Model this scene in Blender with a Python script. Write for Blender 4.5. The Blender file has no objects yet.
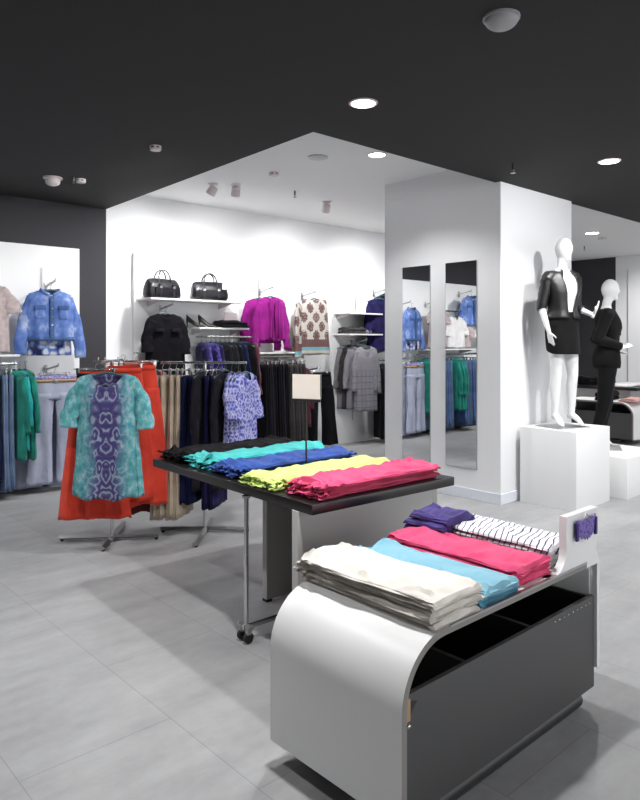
import bpy, bmesh, math, random
from mathutils import Vector, Matrix, noise
R = math.radians
PI = math.pi
SC = bpy.context.scene
COL = SC.collection
rnd = random.Random(7)

# ------------------------------------------------------------------ materials
def newmat(name):
    m = bpy.data.materials.new(name); m.use_nodes = True
    nt = m.node_tree; b = nt.nodes['Principled BSDF']
    return m, nt, b

def plain(name, col, rough=.5, metal=0., spec=.5, bump=0., bscale=200, coat=0.):
    m, nt, b = newmat(name)
    b.inputs['Base Color'].default_value = (*col, 1)
    b.inputs['Roughness'].default_value = rough
    b.inputs['Metallic'].default_value = metal
    b.inputs['Specular IOR Level'].default_value = spec
    b.inputs['Coat Weight'].default_value = coat
    if bump:
        n = nt.nodes.new('ShaderNodeTexNoise'); n.inputs['Scale'].default_value = bscale
        n.inputs['Detail'].default_value = 4
        tc = nt.nodes.new('ShaderNodeTexCoord'); nt.links.new(tc.outputs['Object'], n.inputs['Vector'])
        bp = nt.nodes.new('ShaderNodeBump'); bp.inputs['Strength'].default_value = bump
        bp.inputs['Distance'].default_value = .004
        nt.links.new(n.outputs['Fac'], bp.inputs['Height']); nt.links.new(bp.outputs['Normal'], b.inputs['Normal'])
    return m

def fabric(name, col, col2=None, scale=6, rough=.85, weave=.25, sheen=.15, lo=.35, hi=.65):
    """cloth: two tones mixed by noise, with a woven bump"""
    m, nt, b = newmat(name)
    L = nt.links.new
    tc = nt.nodes.new('ShaderNodeTexCoord')
    n = nt.nodes.new('ShaderNodeTexNoise'); n.inputs['Scale'].default_value = scale; n.inputs['Detail'].default_value = 5
    L(tc.outputs['Object'], n.inputs['Vector'])
    cr = nt.nodes.new('ShaderNodeValToRGB')
    c2 = col2 or tuple(c * .86 for c in col)
    cr.color_ramp.elements[0].color = (*c2, 1); cr.color_ramp.elements[0].position = lo
    cr.color_ramp.elements[1].color = (*col, 1); cr.color_ramp.elements[1].position = hi
    L(n.outputs['Fac'], cr.inputs['Fac']); L(cr.outputs['Color'], b.inputs['Base Color'])
    b.inputs['Roughness'].default_value = rough
    b.inputs['Sheen Weight'].default_value = sheen
    b.inputs['Specular IOR Level'].default_value = .25 if max(col) > .08 else .08
    n2 = nt.nodes.new('ShaderNodeTexNoise'); n2.inputs['Scale'].default_value = 180; n2.inputs['Detail'].default_value = 3
    L(tc.outputs['Object'], n2.inputs['Vector'])
    bp = nt.nodes.new('ShaderNodeBump'); bp.inputs['Strength'].default_value = weave; bp.inputs['Distance'].default_value = .003
    L(n2.outputs['Fac'], bp.inputs['Height']); L(bp.outputs['Normal'], b.inputs['Normal'])
    return m

class NT:
    """tiny helper to write node maths"""
    def __init__(s, name):
        s.m, s.nt, s.b = newmat(name); s.tc = s.nt.nodes.new('ShaderNodeTexCoord')
        sx = s.nt.nodes.new('ShaderNodeSeparateXYZ'); s.L(s.tc.outputs['Object'], sx.inputs[0])
        s.x, s.y, s.z = sx.outputs
        s.b.inputs['Roughness'].default_value = .8; s.b.inputs['Specular IOR Level'].default_value = .25
    def L(s, a, b): s.nt.links.new(a, b)
    def mth(s, op, a, b=None, c=None):
        n = s.nt.nodes.new('ShaderNodeMath'); n.operation = op
        for i, v in enumerate((a, b, c)):
            if v is None: continue
            if isinstance(v, (int, float)): n.inputs[i].default_value = v
            else: s.L(v, n.inputs[i])
        return n.outputs[0]
    def vec(s, x, y, z):
        n = s.nt.nodes.new('ShaderNodeCombineXYZ')
        for i, v in enumerate((x, y, z)):
            if isinstance(v, (int, float)): n.inputs[i].default_value = v
            else: s.L(v, n.inputs[i])
        return n.outputs[0]
    def noise(s, v, scale, detail=4, rough=.5):
        n = s.nt.nodes.new('ShaderNodeTexNoise'); n.inputs['Scale'].default_value = scale
        n.inputs['Detail'].default_value = detail; n.inputs['Roughness'].default_value = rough
        s.L(v, n.inputs['Vector']); return n.outputs['Fac']
    def voro(s, v, scale, feat='F1'):
        n = s.nt.nodes.new('ShaderNodeTexVoronoi'); n.inputs['Scale'].default_value = scale; n.feature = feat
        s.L(v, n.inputs['Vector']); return n.outputs['Distance']
    def ramp(s, f, stops, const=False):
        n = s.nt.nodes.new('ShaderNodeValToRGB'); r = n.color_ramp
        if const: r.interpolation = 'CONSTANT'
        while len(r.elements) < len(stops): r.elements.new(.5)
        for e, (p, c) in zip(r.elements, stops): e.position = p; e.color = (*c, 1)
        s.L(f, n.inputs['Fac']); return n.outputs['Color']
    def mix(s, f, a, b):
        n = s.nt.nodes.new('ShaderNodeMix'); n.data_type = 'RGBA'
        for sock, v in ((n.inputs[0], f), (n.inputs[6], a), (n.inputs[7], b)):
            if isinstance(v, (int, float)): sock.default_value = v
            elif isinstance(v, tuple): sock.default_value = (*v, 1)
            else: s.L(v, sock)
        return n.outputs[2]
    def done(s, c, rough=None):
        s.L(c, s.b.inputs['Base Color'])
        if rough is not None: s.b.inputs['Roughness'].default_value = rough
        return s.m

def m_floor():
    t = NT('concrete_tile')
    v = t.tc.outputs['Object']
    n1 = t.noise(v, .9, 5, .55); 
    mp = t.vec(t.mth('MULTIPLY', t.x, 1.0), t.mth('MULTIPLY', t.y, 3.2), t.z)
    n2 = t.noise(mp, 1.6, 8, .6); n3 = t.noise(v, 14, 5, .6)
    f = t.mth('ADD', t.mth('ADD', t.mth('MULTIPLY', n1, .35), t.mth('MULTIPLY', n2, .5)), t.mth('MULTIPLY', n3, .15))
    c = t.ramp(f, [(.36, (.27, .27, .275)), (.64, (.42, .42, .425))])
    br = t.nt.nodes.new('ShaderNodeTexBrick')
    br.offset = .5; br.inputs['Scale'].default_value = 1
    br.inputs['Brick Width'].default_value = 1.2; br.inputs['Row Height'].default_value = .6
    br.inputs['Mortar Size'].default_value = .0022; br.inputs['Mortar Smooth'].default_value = .3
    br.inputs['Color1'].default_value = (1, 1, 1, 1); br.inputs['Color2'].default_value = (.95, .95, .95, 1)
    br.inputs['Mortar'].default_value = (.70, .70, .70, 1)
    rv = t.vec(t.mth('ADD', t.y, 20.32), t.mth('ADD', t.x, 20.17), 0.0)
    t.L(rv, br.inputs['Vector'])
    mx = t.nt.nodes.new('ShaderNodeMix'); mx.data_type = 'RGBA'; mx.blend_type = 'MULTIPLY'; mx.inputs[0].default_value = 1
    t.L(c, mx.inputs[6]); t.L(br.outputs['Color'], mx.inputs[7])
    t.b.inputs['Specular IOR Level'].default_value = .4
    rr = t.mth('ADD', t.mth('MULTIPLY', n2, .25), .34); t.L(rr, t.b.inputs['Roughness'])
    return t.done(mx.outputs[2])

def m_paisley():
    t = NT('teal_paisley_print')
    ax = t.mth('ABSOLUTE', t.x)
    v = t.vec(ax, 0.0, t.z)
    nz = t.noise(v, 7, 5); 
    vv = t.vec(t.mth('ADD', ax, t.mth('MULTIPLY', nz, .16)), 0.0, t.mth('ADD', t.mth('MULTIPLY', t.z, .75), t.mth('MULTIPLY', nz, .10)))
    n2 = t.noise(t.vec(t.mth('MULTIPLY', t.x, 1.6), 0.0, t.z), 14, 6, .65)
    base = t.ramp(n2, [(.3, (.07, .13, .24)), (.42, (.08, .31, .34)), (.52, (.13, .40, .42)), (.62, (.36, .48, .54)), (.75, (.14, .16, .34))])
    vd = t.voro(vv, 13)
    rings = t.mth('SINE', t.mth('MULTIPLY', vd, 17.0))
    pais = t.ramp(t.mth('MULTIPLY_ADD', rings, .5, .5), [(.0, (.03, .028, .11)), (.35, (.07, .06, .20)), (.55, (.22, .045, .09)), (.72, (.05, .13, .22)), (.92, (.36, .44, .52))])
    n3 = t.noise(v, 30, 3)
    pais = t.mix(t.mth('MULTIPLY', n3, .75), pais, (.08, .075, .22))
    band = t.mth('ADD', ax, t.mth('MULTIPLY', t.mth('SUBTRACT', nz, .5), .14))
    mask = t.ramp(band, [(.07, (1, 1, 1)), (.17, (0, 0, 0))])
    low = t.mix(mask, base, pais)
    return t.done(low)

def m_damask():
    t = NT('cream_brown_damask_print')
    sx = t.mth('MULTIPLY', t.x, 2 * PI / .19); sz = t.mth('MULTIPLY', t.z, 2 * PI / .26)
    a = t.mth('ADD', t.mth('COSINE', sx), t.mth('COSINE', sz))
    nz = t.noise(t.vec(t.mth('ABSOLUTE', t.x), 0., t.z), 40, 2)
    f = t.mth('ADD', t.mth('ABSOLUTE', a), t.mth('MULTIPLY', t.mth('SUBTRACT', nz, .5), 2.2))
    c = t.ramp(t.mth('MULTIPLY', f, .4), [(.0, (.50, .46, .42)), (.30, (.52, .48, .44)), (.36, (.14, .075, .07)), (.56, (.10, .055, .055)), (.60, (.40, .34, .31)), (.66, (.12, .065, .06))])
    low = t.ramp(t.mth('MULTIPLY', t.z, -1.), [(.0, (0, 0, 0)), (.565, (0, 0, 0)), (.57, (1, 1, 1))])
    band = t.mix(low, c, (.14, .075, .07))
    low2 = t.ramp(t.mth('MULTIPLY', t.z, -1.), [(.0, (0, 0, 0)), (.672, (0, 0, 0)), (.675, (1, 1, 1))])
    band = t.mix(low2, band, (.16, .36, .42))
    low3 = t.ramp(t.mth('MULTIPLY', t.z, -1.), [(.0, (0, 0, 0)), (.718, (0, 0, 0)), (.722, (1, 1, 1))])
    return t.done(t.mix(low3, band, (.48, .43, .37)))

def m_floral(name, cols, scale=22):
    t = NT(name)
    v = t.vec(t.x, t.mth('MULTIPLY', t.y, 1.), t.z)
    d = t.voro(v, scale); n = t.noise(v, scale * .7, 4)
    return t.done(t.ramp(t.mth('ADD', t.mth('MULTIPLY', d, .6), t.mth('MULTIPLY', n, .5)), cols))

def m_denim(name, c_hi, c_lo, fade=(.62, .70, .85), fadeamt=.6):
    t = NT(name)
    n = t.noise(t.vec(t.x, t.y, t.mth('MULTIPLY', t.z, .6)), 7, 6, .6)
    c = t.ramp(n, [(.34, c_lo), (.52, c_hi), (.70, tuple(a * (1 - fadeamt) + b * fadeamt for a, b in zip(c_hi, fade)))])
    n2 = t.noise(t.vec(t.mth('MULTIPLY', t.x, 1.), t.y, t.mth('MULTIPLY', t.z, .2)), 260, 2)
    c = t.mix(t.mth('MULTIPLY', n2, .25), c, c_lo)
    return t.done(c)

def m_stripe():
    t = NT('white_navy_stripe')
    n = t.noise(t.tc.outputs['Object'], 9, 2)
    u = t.mth('ADD', t.mth('MULTIPLY', t.x, 36.), t.mth('MULTIPLY', n, 1.2))
    u = t.mth('ADD', u, t.mth('MULTIPLY', t.y, 9.))
    fr = t.mth('FRACT', t.mth('ADD', u, 50.))
    return t.done(t.ramp(fr, [(0, (.80, .79, .80)), (.80, (.80, .79, .80)), (.80, (.05, .04, .14)), (.98, (.05, .04, .14))], True))

def m_check():
    t = NT('grey_windowpane_check')
    fx = t.mth('FRACT', t.mth('ADD', t.mth('MULTIPLY', t.x, 14.), 20.5)); fz = t.mth('FRACT', t.mth('ADD', t.mth('MULTIPLY', t.z, 11.), 30.))
    a = t.mth('LESS_THAN', fx, .12); b_ = t.mth('LESS_THAN', fz, .14)
    g = t.mth('MULTIPLY', t.mth('MAXIMUM', a, b_), t.mth('LESS_THAN', t.z, -.36))
    n = t.noise(t.tc.outputs['Object'], 60, 3)
    base = t.ramp(n, [(.3, (.17, .165, .185)), (.7, (.25, .24, .27))])
    return t.done(t.mix(t.mth('MULTIPLY', g, .6), base, (.07, .06, .09)))

def m_lace(name, col):
    t = NT(name)
    d = t.voro(t.tc.outputs['Object'], 90)
    return t.done(t.ramp(d, [(.2, tuple(c * .45 for c in col)), (.6, col)]))

def m_emit(name, col, s):
    m, nt, b = newmat(name)
    b.inputs['Base Color'].default_value = (*col, 1)
    b.inputs['Emission Color'].default_value = (*col, 1); b.inputs['Emission Strength'].default_value = s
    return m

def m_glass(name, col=(1, 1, 1), rough=.2):
    m, nt, b = newmat(name)
    b.inputs['Base Color'].default_value = (*col, 1); b.inputs['Roughness'].default_value = rough
    b.inputs['Transmission Weight'].default_value = .6; b.inputs['IOR'].default_value = 1.45
    return m

M = dict(
    floor=m_floor(),
    white=plain('white_paint', (.84, .84, .845), .6, bump=.05, bscale=120),
    column=plain('column_white_paint', (.80, .80, .81), .55, bump=.05, bscale=120),
    ceil_w=plain('white_ceiling_paint', (.80, .80, .80), .8),
    ceil_d=plain('charcoal_ceiling_paint', (.0175, .0175, .018), .85),
    wall_d=plain('charcoal_wall_paint', (.030, .0285, .034), .75, bump=.05, bscale=90),
    skirt=plain('white_skirting', (.74, .76, .82), .4),
    black_skirt=plain('black_skirting', (.012, .012, .012), .5),
    laminate=plain('white_laminate', (.78, .78, .775), .38, bump=.02, bscale=60),
    lam_edge=plain('grey_laminate_edge', (.23, .215, .20), .5),
    board=plain('white_board', (.85, .85, .85), .5),
    ply=plain('matt_white_plinth', (.82, .82, .82), .55),
    box=plain('graphite_drawer_front', (.062, .061, .062), .55),
    box_in=plain('dark_brown_drawer_lining', (.022, .017, .015), .6),
    espresso=plain('dark_espresso_tabletop', (.011, .009, .009), .28, spec=.6, bump=.02, bscale=40),
    panel=plain('pale_grey_table_panel', (.50, .485, .47), .5),
    chrome=plain('brushed_chrome', (.62, .62, .61), .26, 1.),
    steel=plain('satin_steel', (.45, .45, .45), .38, 1.),
    gun=plain('gunmetal', (.16, .16, .165), .4, .8),
    rubber=plain('black_rubber', (.015, .015, .015), .6),
    black_pl=plain('black_plastic', (.02, .02, .02), .4),
    white_pl=plain('white_plastic', (.70, .62, .62), .4),
    grey_pl=plain('grey_plastic', (.35, .35, .36), .4),
    hanger=plain('dark_grey_hanger', (.05, .09, .095), .45),
    mirror=plain('mirror_glass', (.93, .94, .95), .0, 1.),
    card=plain('cream_card', (.86, .79, .72), .6),
    mann=plain('glossy_white_mannequin', (.80, .80, .80), .32, coat=.2),
    leather=plain('black_leather', (.008, .0075, .008), .45, spec=.6, bump=.5, bscale=60),
    bag=plain('black_grained_leather', (.006, .005, .008), .36, spec=.45, bump=.4, bscale=110),
    tan=plain('tan_leather', (.40, .25, .13), .5),
    lamp=m_emit('lamp_disc', (1, 1, 1), 12.),
    spotlamp=m_emit('spot_lamp_face', (1, 1, 1), 16.),
    glass=m_glass('frosted_glass', (.55, .55, .55)),
    cream=fabric('cream_linen', (.68, .645, .60), (.58, .54, .49), 12),
    sky=fabric('pale_blue_cotton', (.22, .44, .54), (.17, .38, .49), 8),
    bluedark=fabric('petrol_blue_cotton', (.05, .21, .31), (.04, .15, .24), 8),
    pink=fabric('raspberry_pink_cotton', (.72, .075, .19), (.60, .045, .14), 8),
    stripe=m_stripe(),
    whitec=fabric('white_cotton', (.76, .74, .74), (.66, .64, .64), 10),
    purple=fabric('violet_cotton', (.060, .038, .20), (.035, .022, .12), 10),
    cobalt=fabric('cobalt_blue_cotton', (.018, .07, .32), (.012, .04, .20), 10),
    teal=fabric('turquoise_cotton', (.05, .45, .43), (.03, .34, .34), 10),
    lime=fabric('lime_yellow_cotton', (.62, .76, .24), (.52, .66, .18), 10),
    blackc=fabric('black_cotton', (.007, .006, .008), (.004, .0038, .005), 10, sheen=.03),
    orange=fabric('coral_orange_cloth', (.72, .060, .030), (.58, .040, .022), 7),
    maroon=fabric('maroon_cloth', (.10, .012, .014), None, 7),
    beige=fabric('beige_cotton', (.52, .43, .33), (.40, .33, .25), 9),
    blush=fabric('dusty_pink_cloth', (.42, .26, .32), (.28, .20, .30), 14),
    navy=fabric('navy_cloth', (.008, .013, .055), (.005, .007, .03), 9, sheen=.04),
    indigo=fabric('indigo_cloth', (.018, .015, .075), (.009, .008, .04), 9, sheen=.04),
    charcoal=fabric('charcoal_cloth', (.014, .012, .018), (.009, .008, .011), 9, sheen=.04),
    greyt=fabric('grey_trouser_cloth', (.055, .05, .052), (.035, .032, .034), 9, sheen=.06),
    magenta=fabric('magenta_knit', (.27, .006, .20), (.20, .005, .15), 9, sheen=.05),
    burg=fabric('burgundy_cloth', (.10, .016, .03), None, 9),
    cardteal=fabric('jade_green_knit', (.015, .26, .20), (.008, .18, .14), 9),
    satinteal=fabric('bright_turquoise_satin', (.01, .42, .42), (.01, .30, .32), 9, rough=.4),
    greige=fabric('grey_pink_knit', (.50, .42, .41), (.40, .33, .33), 20),
    silver=fabric('silver_grey_knit', (.22, .21, .235), None, 30),
    denim=m_denim('washed_blue_denim', (.15, .25, .58), (.05, .10, .32), (.72, .78, .90), .85),
    denimdk=m_denim('mid_blue_denim', (.07, .14, .34), (.04, .08, .20), (.2, .3, .5), .4),
    jeans=m_denim('pale_grey_blue_denim', (.42, .44, .56), (.31, .34, .45), (.56, .58, .70), .5),
    jeansb=m_denim('faded_blue_denim', (.14, .20, .32), (.08, .12, .21), (.3, .4, .5), .4),
    paisley=m_paisley(), damask=m_damask(),
    lilacprint=m_floral('lilac_blue_print', [(.28, (.03, .03, .20)), (.42, (.10, .11, .38)), (.55, (.26, .27, .58)), (.66, (.50, .50, .66)), (.75, (.09, .07, .30))], 34),
    blueprint=m_floral('violet_black_print', [(.28, (.01, .008, .03)), (.45, (.015, .012, .06)), (.6, (.07, .055, .24))], 24),
    floral=m_floral('white_blue_floral_print', [(.30, (.70, .70, .74)), (.48, (.64, .66, .74)), (.56, (.16, .26, .62)), (.70, (.02, .02, .07))], 13),
    sash=m_floral('blue_white_floral_sash', [(.30, (.62, .60, .66)), (.5, (.28, .30, .60)), (.62, (.08, .10, .38)), (.72, (.6, .4, .42))], 40),
    check=m_check(),
    lace=m_lace('violet_lace', (.22, .16, .46)),
    suit=fabric('black_suiting', (.008, .008, .0085), (.005, .005, .0055), 9, rough=.7, sheen=.03),
    rosy=fabric('rose_beige_cloth', (.55, .30, .28), None, 12),
)

# ------------------------------------------------------------------ mesh helpers
def grid(bm, pts, close_u=False, close_v=False):
    """pts[i][j] -> quads"""
    vs = [[bm.verts.new(p) for p in row] for row in pts]
    ni, nj = len(vs), len(vs[0])
    for i in range(ni if close_u else ni - 1):
        for j in range(nj if close_v else nj - 1):
            try: bm.faces.new((vs[i][j], vs[(i + 1) % ni][j], vs[(i + 1) % ni][(j + 1) % nj], vs[i][(j + 1) % nj]))
            except ValueError: pass
    return vs

def tube(bm, pts, rad, seg=10, cap=True, sc=(1, 1), up=(0, 0, 1)):
    pts = [Vector(p) for p in pts]
    if not hasattr(rad, '__len__'): rad = [rad] * len(pts)
    rings = []
    for i, p in enumerate(pts):
        d = (pts[min(i + 1, len(pts) - 1)] - pts[max(i - 1, 0)])
        d = d.normalized() if d.length > 1e-9 else Vector((0, 0, 1))
        u = Vector(up)
        if abs(d.dot(u)) > .95: u = Vector((0, 1, 0)) if abs(d.y) < .9 else Vector((1, 0, 0))
        a = d.cross(u).normalized(); b = a.cross(d).normalized()
        r = rad[i]; rx, ry = (r if hasattr(r, '__len__') else (r * sc[0], r * sc[1]))
        rings.append([p + a * math.cos(t) * rx + b * math.sin(t) * ry for t in (2 * PI * k / seg for k in range(seg))])
    vs = grid(bm, rings, False, True)
    if cap:
        for r in (vs[0][::-1], vs[-1]):
            try: bm.faces.new(r)
            except ValueError: pass
    return vs

def box(bm, lo, hi, bev=0.):
    r = bmesh.ops.create_cube(bm, size=1)
    vs = r['verts']
    for v in vs:
        v.co = Vector([lo[k] + (v.co[k] + .5) * (hi[k] - lo[k]) for k in range(3)])
    if bev:
        es = list({e for v in vs for e in v.link_edges})
        bmesh.ops.bevel(bm, geom=es, offset=bev, segments=2, affect='EDGES', profile=.6)

def disc_lathe(bm, prof, seg=32, c=(0, 0, 0)):
    """prof: list of (r,z) spun about z"""
    vs = grid(bm, [[(c[0] + r * math.cos(t), c[1] + r * math.sin(t), c[2] + z) for t in (2 * PI * k / seg for k in range(seg))] for r, z in prof], False, True)
    for r, q in ((prof[0], vs[0][::-1]), (prof[-1], vs[-1])):
        if r[0] > 1e-4:
            try: bm.faces.new(q)
            except ValueError: pass
    if prof[0][0] <= 1e-4 or prof[-1][0] <= 1e-4: bmesh.ops.remove_doubles(bm, verts=bm.verts, dist=1e-5)

def mesh_of(name, bm, mat, smooth=True):
    bmesh.ops.recalc_face_normals(bm, faces=bm.faces)
    me = bpy.data.meshes.new(name); bm.to_mesh(me); bm.free()
    if not isinstance(mat, (list, tuple)): mat = [mat]
    for m in mat: me.materials.append(M[m] if isinstance(m, str) else m)
    if smooth: me.polygons.foreach_set('use_smooth', [True] * len(me.polygons))
    return me

def part(name, bm, mat, parent=None, smooth=True, mods=None, label=None):
    me = bm if isinstance(bm, bpy.types.Mesh) else mesh_of(name, bm, mat, smooth)
    o = bpy.data.objects.new(name, me); COL.objects.link(o)
    if parent: o.parent = parent
    if smooth and not isinstance(bm, bpy.types.Mesh):
        try: me.set_sharp_from_angle(angle=R(38))
        except Exception: pass
    if label: o['label'] = label
    if mods: mods(o)
    return o

def tag(o, label, cat, group=None, kind=None):
    o['label'] = label; o['category'] = cat
    if group: o['group'] = group
    if kind: o['kind'] = kind
    return o

def thing(name, label, cat, loc=(0, 0, 0), rz=0., group=None):
    o = bpy.data.objects.new(name, None); COL.objects.link(o); o.empty_display_size = .1
    o.location = loc; o.rotation_euler = (0, 0, rz)
    return tag(o, label, cat, group)

def structure(name, bm, mat, smooth=False):
    o = part(name, bm, mat, None, smooth); o['kind'] = 'structure'; return o

def sbox(name, lo, hi, mat, bev=0.):
    bm = bmesh.new(); box(bm, lo, hi, bev); return structure(name, bm, mat)

def copytree(o, loc, rz, label, group=None, scale=None):
    r = o.copy(); COL.objects.link(r); r.location = loc; r.rotation_euler = (0, 0, rz); r['label'] = label
    if group: r['group'] = group
    if scale: r.scale = scale
    for ch in o.children:
        c = ch.copy(); COL.objects.link(c); c.parent = r
        for g in ch.children:
            d = g.copy(); COL.objects.link(d); d.parent = c
    return r

ORD = ['first', 'second', 'third', 'fourth', 'fifth', 'sixth', 'seventh', 'eighth', 'ninth', 'tenth', 'eleventh', 'twelfth', 'thirteenth']

# ------------------------------------------------------------------ room shell
HD, HW = 3.06, 3.275         # dark soffit height, white ceiling height
YB = 7.40                    # back wall
def shell():
    XL, XR, YF = -1.6, 13.9, -4.0
    sbox('floor', (XL, YF, -.10), (XR, YB, 0), 'floor')
    # dark lowered ceiling: L shape
    bm = bmesh.new()
    v = [bm.verts.new((x, y, HD)) for x, y in ((XL, YF), (XR, YF), (XR, 3.66), (3.275, 3.66), (3.44, YB), (XL, YB))]
    f = bm.faces.new(v); q = bmesh.ops.extrude_face_region(bm, geom=[f])
    for e in q['geom']:
        if isinstance(e, bmesh.types.BMVert): e.co.z += HW - HD - .002
    structure('ceiling', bm, 'ceil_d')
    sbox('ceiling', (XL, YF, HW), (XR, YB, HW + .2), 'ceil_w')
    sbox('wall_back', (XL, YB, 0), (3.44, YB + .2, HD + .4), 'wall_d')
    sbox('wall_back', (3.44, YB, 0), (XR, YB + .2, HW + .2), 'white')
    sbox('wall_left', (XL - .2, YF, 0), (XL, YB + .2, HD + .5), 'wall_d')
    sbox('wall_right', (XR, 6.22, 0), (XR + .2, YB + .2, HW + .2), 'wall_d')
    sbox('wall_right', (XR, YF, 0), (XR + .2, 6.22, HW + .2), 'white')
    # mirrored column + side wall
    sbox('wall_column', (5.6, 3.6, 0), (6.97, 5.07, HW + .1), 'column')
    bm = bmesh.new()
    box(bm, (5.587, 3.587, 0), (5.6, 5.07, .10), .003)
    box(bm, (5.6, 3.587, 0), (6.97, 3.6, .10), .003)
    structure('baseboard_column', bm, 'skirt')
    bm = bmesh.new(); box(bm, (6.9, 7.385, 0), (9.5, YB, .11), .003); structure('baseboard_back', bm, 'skirt')
    bm = bmesh.new(); box(bm, (XL, 7.30, 0), (3.2, YB, .12), .003); structure('baseboard_left', bm, 'black_skirt')
shell()

def flat_thing(name, label, cat, lo, hi, mat, bev=.002):
    bm = bmesh.new(); c = [(a + b) / 2 for a, b in zip(lo, hi)]; c[2] = lo[2]
    box(bm, [a - b for a, b in zip(lo, c)], [a - b for a, b in zip(hi, c)], bev)
    o = part(name, bm, mat, None, True); o.location = c
    return tag(o, label, cat)

flat_thing('wall_board', 'white wall panel on the charcoal wall behind the denim jacket', 'wall panel', (-1.3, 7.36, .12), (3.11, 7.398, 2.57), 'board')
flat_thing('wall_board', 'wide white wall panel behind the two black handbags', 'wall panel', (3.76, 7.35, 0), (6.80, 7.398, 2.585), 'board')
flat_thing('wall_board', 'white wall panel behind the grey checked dress', 'wall panel', (6.93, 7.33, 0), (9.2, 7.398, 2.55), 'board')
for k in range(2):
    y0 = 4.805 - k * .571
    t = thing('wall_mirror', ('tall narrow wall mirror nearer the shop corner, left of the pair' if k == 0 else 'tall narrow wall mirror on the column, right of the pair'), 'mirror', (5.6, y0 - .185, .296))
    bm = bmesh.new(); box(bm, (-.012, -.185, 0), (-.001, .185, 2.04)); part('glass', bm, 'mirror', t, False)
    bm = bmesh.new()
    for a, b in (((-.0115, -.188, -.003), (0, -.185, 2.043)), ((-.0115, .185, -.003), (0, .188, 2.043)), ((-.0115, -.185, -.003), (0, .185, 0)), ((-.0115, -.185, 2.04), (0, .185, 2.043))): box(bm, a, b)
    part('edge_trim', bm, 'steel', t, False)

# ------------------------------------------------------------------ garments
def nz(x, y=0., z=0.): return noise.noise(Vector((x, y, z)))

def hanger_mesh(w=.20, hook=.075):
    bm = bmesh.new()
    pts = []
    for k in range(13):
        u = -1 + 2 * k / 12
        pts.append((u * w, 0, -.012 - .055 * abs(u) ** 1.3))
    tube(bm, pts, [(.006, .010)] * 13, 8)
    hk = [(0, 0, -.02), (0, 0, .03)] + [(0.018 * math.sin(a), 0, .05 - .020 * math.cos(a)) for a in (R(x) for x in range(20, 280, 30))]
    hk = [(p[0], p[1], p[2] * hook / .075) for p in hk]
    tube(bm, hk, .0022, 6)
    return mesh_of('hanger', bm, 'hanger')
def clip_hanger_mesh(w=.16):
    bm = bmesh.new()
    tube(bm, [(-w, 0, 0), (w, 0, 0)], .004, 6)
    for s in (-1, 1): box(bm, (s * w * .8 - .012, -.009, -.04), (s * w * .8 + .012, .009, .008), .002)
    tube(bm, [(0, 0, 0), (0, 0, .03)] + [(0.018 * math.sin(a), 0, .05 - .020 * math.cos(a)) for a in (R(x) for x in range(20, 280, 30))], .0022, 6)
    return mesh_of('hanger', bm, 'chrome')
HANG = hanger_mesh(); CLIP = clip_hanger_mesh()

def body_shell(bm, sh, chest, hem, length, depth, nw=.085, nd=.07, amp=.012, folds=7, seed=0, slope=.25, hemvar=.0, openw=0., N=72, Mr=30, waist=None, front_only=None, neckback=.015, t0=0.):
    """closed tube of cloth hanging from shoulders; openw>0 leaves the front open. local: x lateral, -y front, z down from 0"""
    rows = []
    for j in range(Mr + 1):
        t = t0 + (1 - t0) * j / Mr
        if t < .28: a = sh + (chest - sh) * (t / .28)
        else: a = chest + (hem - chest) * ((t - .28) / .72) ** 1.2
        if waist: a *= 1 - waist * math.exp(-((t - .5) / .16) ** 2)
        row = []
        for k in range(N):
            th = 2 * PI * k / N
            c, s = math.cos(th), math.sin(th)
            x = a * math.copysign(abs(c) ** .75, c)
            ux = x / a
            b = depth * min(1, .12 + (t / .16)) * (.85 + .15 * t)
            if t < .12 and abs(x) < nw: b = max(b, .045 * (1 - (x / nw) ** 2))
            y = b * math.copysign(abs(s) ** .8, s)
            zt = -slope * max(0., abs(x) - nw * .8) 
            if abs(x) < nw:
                q = 1 - (x / nw) ** 2
                zt -= (nd if s < 0 else neckback) * q
            f = max(0., t - .08) ** 1.0
            w = math.sin(folds * th + 2.2 * nz(seed, t * 1.5) + seed) + .8 * nz(ux * 2.5 + seed, s * 2, t * 2.5) + .5 * math.sin(folds * 1.7 * th + seed * 3)
            y += amp * w * f * (1 if abs(s) > .15 else .5)
            x += amp * .6 * w * f * c
            e = (1 - t) ** 3
            z = zt * (1 - t) + -length * t * 1.0 - (hemvar * (nz(ux * 1.7 + seed * 3, s) + .3 * math.sin(3 * th + seed))) * t ** 3
            x += .006 * nz(seed + 9, t * 5, ux)
            row.append((x, y, z))
        rows.append(row)
    vs = [[bm.verts.new(p) for p in r] for r in rows]
    for j in range(Mr):
        for k in range(N):
            k2 = (k + 1) % N
            th = 2 * PI * (k + .5) / N
            if openw and math.sin(th) < 0 and abs(rows[j][k][0]) < (openw if not callable(openw) else openw(j / Mr)): continue
            bm.faces.new((vs[j][k], vs[j][k2], vs[j + 1][k2], vs[j + 1][k]))
    loose = [v for v in bm.verts if not v.link_faces]
    bmesh.ops.delete(bm, geom=loose, context='VERTS')

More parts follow.
